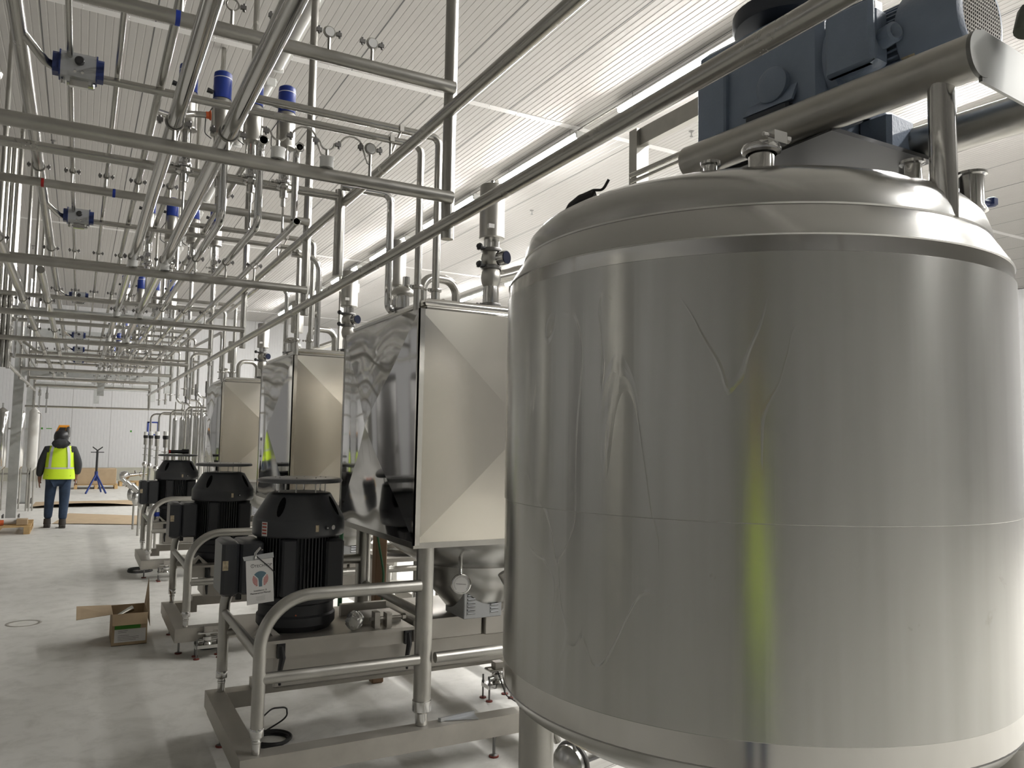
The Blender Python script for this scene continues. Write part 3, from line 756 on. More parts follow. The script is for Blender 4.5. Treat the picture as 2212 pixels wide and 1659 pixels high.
# extra stickers on the nearest motor only
a = -1.0; MB().lathe([(.013, 0), (.013, .002)], (1.125 + .254 * math.cos(a), 4.55 + .254 * math.sin(a), 1.165), (math.cos(a), math.sin(a), 0), 16).part('round_sticker', 'paper', m0, 'round pale green and white sticker')
a = PI + .55; c = Vector((1.125 + .2545 * math.cos(a), 4.55 + .2545 * math.sin(a), 1.16)); s = Vector((-math.sin(a), math.cos(a), 0))
mb = MB(); mb.prism([c - s * .02 - Vector((0, 0, .038)), c + s * .02 - Vector((0, 0, .038)), c + s * .02 + Vector((0, 0, .038)), c - s * .02 + Vector((0, 0, .038))], (0, 0, 0), Vector((math.cos(a), math.sin(a), 0)) * .001)
mb.part('warning_sticker', 'paper', m0, 'white sticker with red print')
mb = MB()
for q in range(4):
    cc = c + Vector((math.cos(a), math.sin(a), 0)) * .0015 + Vector((0, 0, .028 - q * .017))
    mb.prism([cc - s * .016 - Vector((0, 0, .004)), cc + s * .016 - Vector((0, 0, .004)), cc + s * .016 + Vector((0, 0, .004)), cc - s * .016 + Vector((0, 0, .004))], (0, 0, 0), Vector((math.cos(a), math.sin(a), 0)) * .0005)
mb.part('print', 'ink_red', m0)

# ---------------------------------------------------------------- manual bag on nearest motor
def manual():
    bx, by, bz = .795, 4.22, .80
    ux = Vector((.99, .02, .075)).normalized(); uy = Vector((-.07, -.05, 1)).normalized(); uy = (uy - uy.dot(ux) * ux).normalized(); nz = ux.cross(uy)
    o = Vector((bx, by, bz)); w, h = .135, .225
    t = thing('manual', 'white paper motor manual in a clear bag hanging from the nearest motor', 'manual', o)
    def P(a, b, d=0): return o + ux * a + uy * b + nz * d
    mb = MB(); mb.prism([P(0, 0), P(w, 0), P(w, h), P(0, h)], (0, 0, 0), -nz * .003); mb.part('cover', 'paper', t)
    mb = MB(); mb.prism([P(-.008, h + .001, -.002), P(w + .006, h + .001, -.002), P(w + .004, h + .028, -.002), P(-.014, h + .022, -.002)], (0, 0, 0), -nz * .001); mb.part('bag_top', 'aluminium', t)
    text_mb('TECHTOP', .0195, P(.043, .186, .0004), ux, uy, .0002).part('print', 'ink', t, 'TECHTOP lettering')
    mb = MB(); c = P(.033, .196, .0003)
    n = 20
    mb.ring(c, .0085, .0010, nz, 20, 4); mb.part('small_logo', 'ink', t)
    text_mb('T', .014, P(.0285, .191, .0004), ux, uy, .0002).part('print', 'ink', t)
    # round emblem: teal funnel and red stripes
    C = (.070, .125); R = .040
    def disc_clip(fn, m, nm):
        mbx = MB(); fn(mbx); mbx.part(nm, m, t)
    def teal(mb):
        pts = []
        for k in range(13):
            a = math.radians(140 - 100 * k / 12); pts.append(P(C[0] + R * math.cos(a), C[1] + R * math.sin(a), .0006))
        pts += [P(C[0] + .011, C[1] + .004, .0006), P(C[0] + .008, C[1] - .015, .0006), P(C[0] + .008, C[1] - .039, .0006), P(C[0] - .008, C[1] - .039, .0006), P(C[0] - .008, C[1] - .015, .0006), P(C[0] - .011, C[1] + .004, .0006)]
        mb.prism(pts, (0, 0, 0), -nz * .0004)
    disc_clip(teal, 'ink_teal', 'emblem')
    def reds(mb):
        for q in range(8):
            y = .016 - q * .0068
            xo = math.sqrt(max(R * R - y * y, 0)); xi = .015 + max(0, y) * 0.9
            if xo - xi < .003: continue
            for sx in (-1, 1):
                mb.prism([P(C[0] + sx * xi, C[1] + y - .0019, .0006), P(C[0] + sx * xo, C[1] + y - .0019, .0006), P(C[0] + sx * xo, C[1] + y + .0019, .0006), P(C[0] + sx * xi, C[1] + y + .0019, .0006)], (0, 0, 0), -nz * .0004)
    disc_clip(reds, 'ink_red', 'emblem_stripes')
    text_mb('Installation &', .0125, P(.068, .063, .0004), ux, uy, .0002, 'CENTER').part('print', 'ink', t)
    text_mb('Maintenance Manual', .0125, P(.068, .050, .0004), ux, uy, .0002, 'CENTER').part('print', 'ink', t)
    mb = MB()
    for q in range(4): mb.prism([P(.045 + .003 * (q % 2), .034 - q * .006, .0005), P(.092 - .003 * (q % 2), .034 - q * .006, .0005), P(.092 - .003 * (q % 2), .0355 - q * .006, .0005), P(.045 + .003 * (q % 2), .0355 - q * .006, .0005)], (0, 0, 0), -nz * .0003)
    mb.part('small_print', 'joint_grey', t)
    MB().tube([P(.052, h + .020, .002), P(.10, h - .028, .003), P(w + .008, h - .075, .003), P(w + .012, h - .12, -.01)], .0022, 6).part('zip_tie', 'black_plastic', t, 'black cable tie')
    mb = MB(); mb.tube([P(.045, h + .005, .002), P(.05, h + .035, -.0), P(.075, h + .055, -.01), P(.085, h + .045, -.02)], .007, 8); mb.part('eye_bolt', 'steel_bright', t)
manual()

# ---------------------------------------------------------------- box tanks
def crease_panel(o, ux, uy, w, h, nrm, bulge, wave, m, parent, seed, N=40, amp=.0024):
    # a thin sheet pressed into a shallow pyramid: four triangular facets, gently wavy
    rnd = random.Random(seed)
    ph = [(rnd.uniform(.8, 2.4), rnd.uniform(.0, .4), rnd.uniform(0, 6.28), rnd.uniform(.3, 1)) for _ in range(6)]
    o = Vector(o); ux = Vector(ux); uy = Vector(uy); nrm = Vector(nrm)
    def wv(a, b):
        s = 0
        for (fa, fb, p, k) in ph: s += k * math.sin(2 * PI * (fa * a + fb * b) + p)
        e = min(a, 1 - a, b, 1 - b); return s * amp * wave * min(1, e * 5)
    def pt(a, b):
        e = min(a, 1 - a, b, 1 - b) * 2
        return o + ux * (a * w) + uy * (b * h) + nrm * (bulge * e + wv(a, b))
    mb = MB(); cs = [(0, 0), (1, 0), (1, 1), (0, 1)]
    for q in range(4):
        A = cs[q]; B = cs[(q + 1) % 4]; C = (.5, .5)
        vs = []; idx = {}
        for i in range(N + 1):
            for j in range(N + 1 - i):
                k = N - i - j
                a = (A[0] * k + B[0] * j + C[0] * i) / N; b = (A[1] * k + B[1] * j + C[1] * i) / N
                idx[(i, j)] = len(vs); vs.append(pt(a, b))
        fs = []
        for i in range(N):
            for j in range(N - i):
                fs.append((idx[(i, j)], idx[(i, j + 1)], idx[(i + 1, j)]))
                if j < N - i - 1: fs.append((idx[(i, j + 1)], idx[(i + 1, j + 1)], idx[(i + 1, j)]))
        mb.add(vs, fs)
    return mb.part('side_panel', m, parent)
def boxtank(seed, dy, label):
    x0, x1, y0, y1, z0, z1 = 1.50, 2.75, 3.735 + dy, 5.02 + dy, 1.135, 2.33
    t = thing('box_tank', label, 'tank', (2.12, 4.37 + dy, .2), 'square stainless box tanks')
    crease_panel((x0, y1, z0), (0, -1, 0), (0, 0, 1), y1 - y0, z1 - z0, (-1, 0, 0), .060, 1.05, 'mirror_sheet', t, seed)
    crease_panel((x0, y0, z0), (1, 0, 0), (0, 0, 1), x1 - x0, z1 - z0, (0, -1, 0), .026, .9, 'brushed_sheet', t, seed + 1)
    crease_panel((x1, y1, z0), (-1, 0, 0), (0, 0, 1), x1 - x0, z1 - z0, (0, 1, 0), .012, .3, 'brushed_sheet', t, seed + 2)
    crease_panel((x1, y0, z0), (0, 1, 0), (0, 0, 1), y1 - y0, z1 - z0, (1, 0, 0), .012, .3, 'brushed_sheet', t, seed + 3)
    for (x, y) in ((x0, y0), (x1, y0), (x0, y1), (x1, y1)):
        mb = MB()
        sx = 1 if x == x0 else -1; sy = 1 if y == y0 else -1
        mb.box((min(x - sx * .004, x + sx * .03), min(y - sy * .004, y + sy * .004), z0 - .01), (max(x - sx * .004, x + sx * .03), max(y - sy * .004, y + sy * .004), z1))
        mb.box((min(x - sx * .004, x + sx * .004), min(y - sy * .004, y + sy * .02), z0 - .01), (max(x - sx * .004, x + sx * .004), max(y - sy * .004, y + sy * .02), z1))
        mb.part('corner_trim', 'tank_bare', t)
    # bottom hem
    mb = MB(); mb.box((x0 - .003, y0 - .003, z0 - .025), (x1 + .003, y1 + .003, z0 + .004)); mb.part('bottom_hem', 'steel_frame', t)
    # shoulder and lid
    mb = MB(); a = .0
    L = [(0, z1 - .004), (0, z1), (.05, z1 + .014), (.052, z1 + .020), (.040, z1 + .026), (.036, z1 + .040), (.042, z1 + .054), (.06, z1 + .062), (.16, z1 + .068)]
    vs = []; fs = []
    for (ins, z) in L: vs += [(x0 + ins, y0 + ins * .5, z), (x1 - ins, y0 + ins * .5, z), (x1 - ins, y1 - ins, z), (x0 + ins, y1 - ins, z)]
    for i in range(len(L) - 1):
        for k in range(4): fs.append((4*i+k, 4*i+(k+1) % 4, 4*i+4+(k+1) % 4, 4*i+4+k))
    n = len(L) - 1; fs.append((4*n, 4*n+1, 4*n+2, 4*n+3)); mb.add(vs, fs); mb.part('lid', 'tank_bare', t)
    # dished bottom and outlet cone
    cx, cy = (x0 + x1) / 2 + .05, (y0 + y1) / 2
    MB().lathe([(.60, z0 - .02), (.58, z0 - .05), (.50, z0 - .12), (.38, z0 - .19), (.36, z0 - .20)], (cx, cy, 0), (0, 0, 1), 48).part('dished_bottom', 'tank_dome', t)
    MB().lathe([(.34, z0 - .19), (.31, z0 - .32), (.16, z0 - .50), (.07, z0 - .52)], (cx, cy, 0), (0, 0, 1), 40).part('outlet_cone', 'tank_dome', t)
    for (x, y) in ((1.592, 3.80), (2.66, 3.80), (1.592, 4.80), (2.66, 4.80)):
        y += dy
        lg = MB().tube([(x, y, .30), (x, y, z0 - .01)], .0445, 20).part('leg', 'steel_frame', t)
        mb = MB(); mb.lathe([(.0445, .345), (.0485, .342), (.0488, .338), (.0488, .296), (.0485, .292), (.040, .284), (.0315, .281), (.031, .278), (.031, .222)], (x, y, 0), (0, 0, 1), 20); mb.part('leg_sleeve', 'steel_bright', lg)
    return t
bt = [boxtank(11, 0, 'nearest square stainless box tank with a mirror-like creased side'), boxtank(31, SK[1], 'middle square stainless box tank, reflecting a patch of yellow-green'),
      boxtank(57, SK[2], 'farthest square stainless box tank, half hidden by the others')]
# things standing on each box tank
for i, dy in enumerate(SK):
    w = ['nearest', 'middle', 'farthest'][i]
    g = 'fittings on the box tanks'
    # domed breather
    x, y = 1.60, 4.25 + dy
    t = thing('breather_vent', 'polished mushroom-shaped vent cap on the %s box tank' % w, 'vent', (x, y, 2.375), g)
    MB().lathe([(.035, 2.36), (.035, 2.50)], (x, y, 0), (0, 0, 1), 20).part('neck', 'steel_bright', t)
    MB().lathe([(.04, 2.492), (.066, 2.488), (.068, 2.50), (.060, 2.515), (.040, 2.532), (.015, 2.538), (.001, 2.539)], (x, y, 0), (0, 0, 1), 28).part('cap', 'steel_frame', t)
    mb = MB(); triclamp(mb, (x, y, 2.40), .036); mb.part('clamp', 'steel_dark', t)
    # tall steel valve with side elbow
    x, y = 2.0, 3.92 + dy
    t = thing('relief_valve', 'tall stainless valve with a cylinder top and two bulbs on the %s box tank' % w, 'valve', (x, y, 2.375), g)
    MB().lathe([(.046, 2.36), (.046, 2.50), (.040, 2.54)], (x, y, 0), (0, 0, 1), 24).part('neck', 'steel_bright', t)
    mb = MB(); pass
    for zz in (2.42, 2.635, 2.735): mb = MB(); triclamp(mb, (x, y, zz), .046); mb.part('clamp', 'steel_dark', t)
    for zz in (2.637, 2.737): MB().lathe([(.008, 0), (.008, .03), (.018, .032), (.020, .045), (.012, .056)], (x - .05, y - .02, zz), (-1, -.25, .1), 10).part('hand_screw', 'black_plastic', t, 'black hand screw')
    MB().lathe([(.040, 2.52), (.052, 2.545), (.058, 2.575), (.053, 2.61), (.043, 2.63), (.043, 2.64), (.056, 2.66), (.060, 2.685), (.055, 2.71), (.043, 2.73), (.043, 2.745)], (x, y, 0), (0, 0, 1), 28).part('bulb_body', 'steel_frame', t)
    mb = MB(); mb.tube([(x + .03, y, 2.58), (x + .12, y, 2.61), (x + .9, y, 2.93)], .037, 16, bend=.05); mb.part('side_pipe', 'steel_pipe', t)
    mb = MB(); mb.tube([(x + .02, y - .02, 2.685), (x + .052, y - .085, 2.685)], .040, 20); mb.part('port', 'steel_bright', t)
    mb = MB(); mb.lathe([(.036, 0), (.036, .004)], (x + .0525, y - .086, 2.685), (.43, -.9, 0), 22); mb.part('sight_glass', 'glass_dark', t, 'dark blue glass disc')
    mb = MB(); mb.lathe([(.026, 2.73), (.026, 2.82)], (x - .020, y, 0), (0, 0, 1), 14); mb.lathe([(.028, 2.73), (.028, 2.82)], (x + .016, y, 0), (0, 0, 1), 14); mb.part('yoke', 'steel_bright', t)
    MB().lathe([(.05, 2.795), (.069, 2.798), (.073, 2.805), (.071, 2.815), (.071, 3.10), (.067, 3.108), (.001, 3.11)], (x, y, 0), (0, 0, 1), 32).part('cylinder', 'steel_frame', t)
    MB().lathe([(.011, 3.11), (.011, 3.14)], (x, y, 0), (0, 0, 1), 10).part('stem', 'steel_bright', t)
    mb = MB(); mb.box((x - .055, y - .0715, 2.845), (x - .02, y - .050, 2.868)); mb.part('sticker', 'paper', t)
    # second cylinder farther back
    x, y = 1.78, 4.85 + dy
    t = thing('cylinder_valve', 'steel cylinder valve at the back of the %s box tank' % w, 'valve', (x, y, 2.375), g)
    MB().lathe([(.05, 2.66), (.057, 2.665), (.057, 2.95), (.052, 2.96), (.001, 2.962)], (x, y, 0), (0, 0, 1), 26).part('cylinder', 'steel_frame', t)
    mb = MB(); mb.lathe([(.022, 2.56), (.022, 2.67)], (x, y, 0), (0, 0, 1), 14); mb.lathe([(.03, 2.36), (.03, 2.50), (.045, 2.53), (.03, 2.57)], (x, y, 0), (0, 0, 1), 18); triclamp(mb, (x, y, 2.42), .03); mb.part('valve_body', 'steel_bright', t)
    # arched pipe
    mb = MB(); mb.tube([(1.80, 4.45 + dy, 2.37), (1.80, 4.45 + dy, 2.66), (2.05, 4.50 + dy, 2.66), (2.05, 4.50 + dy, 2.37)], .028, 14, bend=.09, bseg=8); triclamp(mb, (2.05, 4.5 + dy, 2.42), .028); triclamp(mb, (1.8, 4.45 + dy, 2.42), .028)
    mb.solo('arched_pipe', 'steel_pipe', (1.9, 4.47 + dy, 2.375), 'small arched pipe on the lid of the %s box tank' % w, 'pipe', g)
    # dial thermometer below the tank, front
    x, y, z = 1.86, 3.93 + dy, .88
    t = thing('dial_gauge', 'round white dial thermometer under the %s box tank' % w, 'gauge', (x, y, z), g)
    A = Vector((-.25, -1, .05)).normalized()
    MB().lathe([(.050, -.016), (.054, -.012), (.054, .006), (.048, .008), (.048, .002), (.001, .002)], (x, y, z), A, 32).part('case', 'steel_bright', t)
    MB().lathe([(.047, .0), (.047, .0035)], (x, y, z), A, 32).part('dial', 'paper', t)
    mb = MB(); s = A.cross(Vector((0, 0, 1))).normalized(); u = s.cross(A)
    for k in range(28):
        a = -2.3 + 4.6 * k / 27; d = u * math.cos(a) + s * math.sin(a); c = Vector((x, y, z)) + A * .004
        q = d.cross(A) * .0008; p1 = c + d * .036; p2 = c + d * .043
        mb.add([p1 - q, p1 + q, p2 + q, p2 - q], [(0, 1, 2, 3)])
    c = Vector((x, y, z)) + A * .0045; d = (-s + u * -.1).normalized(); q = d.cross(A) * .001
    mb.add([c - d * .03 - q, c - d * .03 + q, c + d * .026 + q, c + d * .026 - q], [(0, 1, 2, 3)]); mb.part('needle_and_ticks', 'ink', t)
    MB().tube([(x, y + .01, z + .05), (x + .02, y + .06, z + .17)], .010, 10).part('stem', 'steel_bright', t)
    # louvred control box
    x, y = 2.10, 4.28 + dy
    t = thing('louvred_box', 'small grey louvred steel box on the %s skid beneath the box tank' % w, 'control box', (x, y, .63), g)
    R = Matrix.Rotation(-.04, 3, 'Z')
    MB().cbox((1.99, 4.16 + dy, .632), (2.235, 4.42 + dy, .85), .004).part('case', 'aluminium', t)
    for cxx in (2.035, 2.185):
        mb = MB(); mb.box((cxx - .029, 4.1585 + dy, .65), (cxx + .029, 4.1605 + dy, .82))
        for k in range(8):
            zz = .655 + k * .02
            mb.prism([(cxx - .027, 4.16 + dy, zz), (cxx + .027, 4.16 + dy, zz), (cxx + .024, 4.151 + dy, zz + .008), (cxx - .024, 4.151 + dy, zz + .008)], (0, 0, 0), (0, .002, .006))
        mb.part('louvre_panel', 'aluminium', t)
    MB().lathe([(.012, 0), (.012, .002)], (2.115, 4.160 + dy, .755), (0, -1, 0), 14).part('slot', 'ink', t)
# outlet pipes beside the nearest tank
mb = MB(); mb.tube([(2.36, 3.60, 1.075), (2.10, 3.68, 1.072)], .03, 18, caps=False); mb.ring((2.10, 3.68, 1.072), .03, .003, (1, -.3, 0), 18, 6)
mb.solo('pipe_stub', 'steel_bright', (2.2, 3.65, 1.07), 'short open pipe stub sticking out left of the mixer tank', 'pipe')
mb = MB(); mb.tube([(2.0, 3.72, .965), (2.06, 3.70, .86), (2.20, 3.68, .80), (2.5, 3.6, .78)], .028, 14, bend=.12); mb.solo('elbow_pipe', 'steel_frame', (2.2, 3.7, .8), 'dark curved pipe right of the dial thermometer', 'pipe')

# ================================================================ MIXER TANK (foreground)
TC = (1.77, 1.77); TR = .714
tank = thing('mixer_tank', 'large round stainless mixing tank filling the right of the photo', 'tank', (TC[0], TC[1], 0))
o = (TC[0], TC[1], 0)
MB().lathe([(TR, 2.118), (TR, 0.965)], o, (0, 0, 1), 144, caps=False).part('shell', 'tank_bare', tank)
# protective film, two sheets meeting at a seam
mb = MB(); mb.lathe([(TR + .0004, 1.028), (TR + .0022, 1.030), (TR + .0022, 1.495), (TR + .0004, 1.497)], o, (0, 0, 1), 144, caps=False); mb.part('protective_film', 'film', tank, 'lower sheet of milky protective film')
mb = MB(); mb.lathe([(TR + .0022, 1.484), (TR + .0048, 1.486), (TR + .0048, 2.078), (TR + .0004, 2.080)], o, (0, 0, 1), 144, caps=False); mb.part('protective_film', 'film', tank, 'upper sheet of milky protective film')
MB().lathe([(TR, 2.116), (TR + .003, 2.119), (TR + .001, 2.124), (.672, 2.195), (.668, 2.20)], o, (0, 0, 1), 144, caps=False).part('shoulder', 'tank_dome', tank)
MB().lathe([(.668, 2.198), (.671, 2.203), (.668, 2.225), (.655, 2.262), (.63, 2.292), (.59, 2.315), (.52, 2.338), (.42, 2.362), (.28, 2.385), (.12, 2.398), (.001, 2.40)], o, (0, 0, 1), 144, caps=False).part('dished_top', 'tank_dome', tank)
MB().lathe([(TR, .966), (TR + .002, .963), (TR - .004, .955), (.69, .925), (.60, .87), (.45, .81), (.28, .77), (.10, .75), (.10, .60)], o, (0, 0, 1), 120, caps=False).part('dished_bottom', 'tank_dome', tank)
for (x, y) in ((1.135, 1.90), (2.38, 1.90), (1.95, 2.40), (1.60, 1.13)):
    if (x, y) == (1.60, 1.13): x, y = 2.05, 1.16
    lg = MB().tube([(x, y, .06), (x, y, .93)], .0475, 24).part('leg', 'steel_frame', tank)
    MB().lathe([(.07, 0), (.07, .02), (.03, .03), (.03, .07)], (x, y, 0), (0, 0, 1), 20).part('foot', 'steel_bright', lg)
# nozzles on top
def nozzle(x, y, z, r, hgt, label, clamp=False):
    mb = MB(); mb.lathe([(r + .008, z - .02), (r, z - .004), (r, z + hgt), (r + .008, z + hgt + .003), (r + .008, z + hgt + .010), (r - .002, z + hgt + .012)], (x, y, 0), (0, 0, 1), 32)
    n = mb.part('nozzle', 'steel_bright', tank, label)
    if clamp:
        m2 = MB(); m2.lathe([(r + .006, -.010), (r + .015, -.006), (r + .017, .003), (r + .013, .012), (r, .016)], (x, y, z + hgt), (0, 0, 1), 32, caps=False)
        m2.box((x - .02, y - r - .03, z + hgt + .002), (x + .022, y - r - .008, z + hgt + .03)); m2.tube([(x - .045, y - r - .018, z + hgt + .018), (x + .04, y - r - .016, z + hgt + .02)], .005, 8)
        m2.lathe([(.009, 0), (.010, .012)], (x + .03, y - r - .016, z + hgt + .02), (1, 0, 0), 6)
        m2.lathe([(r - .004, .004), (r - .006, .013), (.001, .014)], (x, y, z + hgt), (0, 0, 1), 28)
        m2.part('wing_clamp', 'steel_bright', n)
nozzle(1.425, 1.355, 2.318, .031, .052, 'nozzle with a clamped cap', True)
nozzle(1.345, 1.445, 2.310, .017, .034, None)
nozzle(1.78, 1.20, 2.318, .022, .035, None)
nozzle(2.06, 1.22, 2.305, .031, .075, None)
mb = MB(); mb.cbox((2.125, 1.20, 2.31), (2.15, 1.225, 2.335), .004); mb.tube([(2.09, 1.22, 2.32), (2.13, 1.212, 2.32)], .008, 8); mb.part('cable_plug', 'deep_blue', tank, 'dark blue plug')
# beams carrying the drive
BU = Vector((.098, -.995, 0)); BV = Vector((.995, .098, 0))
bz = 2.575
b1a = Vector((1.803, 1.045, bz)); b1b = b1a - BU * .90
b2a = b1a + BV * .43; b2b = b1b + BV * .43
MB().tube([b1a, b1b], .054, 24).part('support_beam', 'steel_frame', tank)
MB().tube([b2a, b2b], .054, 24).part('support_beam', 'steel_frame', tank)
mb = MB()
q = [b1a + Vector((0, 0, .062)), b2a + Vector((0, 0, .062)), b2a - Vector((0, 0, .062)), b1a - Vector((0, 0, .066))]
mb.prism([p + BU * .001 for p in q], (0, 0, 0), BU * .008)
mb.lathe([(.056, 0), (.056, .010)], b1a, BU, 28); mb.lathe([(.056, 0), (.056, .010)], b2a, BU, 28)
mb.part('end_plate', 'end_sheet', tank)
for (bb, s) in ((b1a, .085), (b1b, -.085), (b2a, .40), (b2b, -.085)):
    p = bb - BU * s
    MB().tube([(p.x, p.y, 2.20), (p.x, p.y, bz - .03)], .031, 20).part('beam_post', 'steel_bright', tank)
MB().box((1.76, 1.42, 2.515), (2.22, 2.06, 2.527)).part('drive_plate', 'dark_plate', tank)

# drive unit
def drive():
    c = Vector((1.99, 1.76, 2.527))
    t = thing('mixer_drive', 'dark blue-grey gearbox and motor on top of the mixing tank', 'motor', c)
    R = Matrix(((BV.x, -BU.x, 0), (BV.y, -BU.y, 0), (0, 0, 1)))   # local x = BV, local y = away from camera
    def L(x, y, z): return c + BV * x + BU * (-y) + Vector((0, 0, z))
    def lbox(lo, hi, b, nm, m, lab=None, par=None):
        mb = MB(); a = Vector(lo); d = Vector(hi); cen = (a + d) / 2; h = (d - a) / 2
        tmp = MB(); tmp.cbox(-h, h, b); mb.add([L(*(cen + Vector(v))) for v in tmp.v], tmp.f)
        return mb.part(nm, m, par or t, lab)
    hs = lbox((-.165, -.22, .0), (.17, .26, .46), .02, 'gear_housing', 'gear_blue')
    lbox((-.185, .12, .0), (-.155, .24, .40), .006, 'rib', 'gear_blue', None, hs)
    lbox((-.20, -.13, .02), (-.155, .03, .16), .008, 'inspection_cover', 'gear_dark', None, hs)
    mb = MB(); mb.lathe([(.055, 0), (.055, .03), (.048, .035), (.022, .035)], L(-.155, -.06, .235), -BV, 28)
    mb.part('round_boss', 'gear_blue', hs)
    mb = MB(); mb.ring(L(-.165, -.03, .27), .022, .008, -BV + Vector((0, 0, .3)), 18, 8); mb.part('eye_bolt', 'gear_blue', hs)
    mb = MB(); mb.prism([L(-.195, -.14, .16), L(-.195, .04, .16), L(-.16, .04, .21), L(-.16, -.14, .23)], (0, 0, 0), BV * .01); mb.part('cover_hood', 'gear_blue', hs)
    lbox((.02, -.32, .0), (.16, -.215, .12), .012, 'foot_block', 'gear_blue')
    # motor, horizontal, pointing to the camera side
    mo = L(-.01, -.22, .265)
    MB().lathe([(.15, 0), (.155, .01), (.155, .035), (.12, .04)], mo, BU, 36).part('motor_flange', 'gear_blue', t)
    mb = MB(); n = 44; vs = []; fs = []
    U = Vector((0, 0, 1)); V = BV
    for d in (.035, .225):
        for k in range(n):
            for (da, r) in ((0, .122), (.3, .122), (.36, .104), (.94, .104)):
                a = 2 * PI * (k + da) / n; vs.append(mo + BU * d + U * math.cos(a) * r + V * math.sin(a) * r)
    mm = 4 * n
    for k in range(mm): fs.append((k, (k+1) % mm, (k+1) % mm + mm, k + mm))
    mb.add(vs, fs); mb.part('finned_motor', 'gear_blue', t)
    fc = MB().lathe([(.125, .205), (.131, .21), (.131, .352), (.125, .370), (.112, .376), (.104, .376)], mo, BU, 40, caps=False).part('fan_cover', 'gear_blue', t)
    MB().lathe([(.104, .364), (.104, .366)], mo, BU, 32).part('fan_backing', 'ink', fc)
    mb = MB()
    for k in range(-9, 10):
        y = k * .0108; hw = math.sqrt(max(.104 ** 2 - y * y, 0))
        if hw > .01:
            for (A_, B_) in ((U, V), (V, U)):
                p1 = mo + BU * .376 + A_ * y - B_ * hw; p2 = mo + BU * .376 + A_ * y + B_ * hw
                w_ = A_ * .0022
                mb.prism([p1 - w_, p2 - w_, p2 + w_, p1 + w_], (0, 0, 0), -BU * .002)
    mb.part('grille', 'steel_bright', fc)
    mb = MB()
    for k in range(6):
        a0 = 3.55 + k * .09; a1 = a0 + .09
        mb.add([mo + BU * dd + (U * math.cos(a) + V * math.sin(a)) * .132 for (dd, a) in ((.213, a0), (.250, a0), (.250, a1), (.213, a1))], [(0, 1, 2, 3)])
    mb.part('label', 'gold_label', fc, 'peeling gold label')
    # terminal box on the left side of the motor
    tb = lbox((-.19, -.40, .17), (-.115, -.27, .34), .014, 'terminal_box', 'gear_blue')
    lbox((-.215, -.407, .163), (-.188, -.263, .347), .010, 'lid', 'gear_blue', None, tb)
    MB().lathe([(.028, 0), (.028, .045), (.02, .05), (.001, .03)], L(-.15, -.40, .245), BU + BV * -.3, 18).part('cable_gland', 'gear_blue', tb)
    # round cover above
    MB().lathe([(.09, .46), (.09, .53), (.165, .535), (.172, .545), (.172, .585), (.16, .592), (.001, .595)], L(.05, .06, 0), (0, 0, 1), 40).part('round_cover', 'gear_dark', t)
    return t
drive()
# tarp strip hanging at the right edge
mb = MB(); 
pts = [(1.925, 1.01, 2.645), (1.95, 1.00, 2.69), (1.98, .995, 2.70), (2.00, .995, 2.64), (1.985, .995, 2.52), (1.99, .995, 2.38), (1.992, 1.0, 2.24)]
mb.tube(pts, [.02, .035, .04, .030, .022, .016, .012], 10); mb.solo('cloth_wrap', 'tarp', (1.95, 1.0, 2.6), 'olive grey cloth wrap hanging at the right edge by the mixer motor', 'cloth')
# wire bundle lying on the far shoulder of the tank
mb = MB(); mb.tube([(1.225, 1.93, 2.315), (1.215, 1.88, 2.335), (1.215, 1.83, 2.345), (1.225, 1.78, 2.345)], .011, 8, bend=.03)
mb.tube([(1.225, 1.90, 2.33), (1.22, 1.85, 2.355), (1.23, 1.79, 2.36), (1.235, 1.75, 2.35), (1.24, 1.73, 2.375)], .004, 6, bend=.02)
mb.solo('cable_bundle', 'rubber', (1.22, 1.85, 2.33), 'small bundle of dark cables on the far edge of the mixing tank top', 'cable')

# ================================================================ THINGS NEAR THE FLOOR
# tall vessels added outside the frame only to be mirrored in the polished tanks
for k, (x, y, r, h) in enumerate(((-4.6, 2.4, .75, 3.4), (-4.9, 5.6, .6, 2.9), (-4.5, 9.4, .8, 3.6), (-4.8, 13.4, .55, 3.0), (-4.6, 17.0, .75, 3.5), (-5.4, 20.6, .6, 3.8))):
    t = thing('reflection_vessel', 'tall upright vessel added out of frame to be mirrored in the tanks, %s' % ['nearest', 'second', 'third', 'fourth', 'fifth', 'farthest'][k], 'vessel', (x, y, 0), 'vessels added out of frame for reflections')
    MB().lathe([(.1, .45), (r * .7, .55), (r, .75), (r, h - .2), (r * .75, h - .05), (.1, h)], (x, y, 0), (0, 0, 1), 40).part('body', 'steel_dark' if k in (1, 3) else 'steel_frame', t)
    for a in (.8, 2.4, 3.9, 5.5): MB().tube([(x + r * .75 * math.cos(a), y + r * .75 * math.sin(a), .75), (x + r * .75 * math.cos(a), y + r * .75 * math.sin(a), 0)], .05, 12).part('leg', 'steel_frame', t)
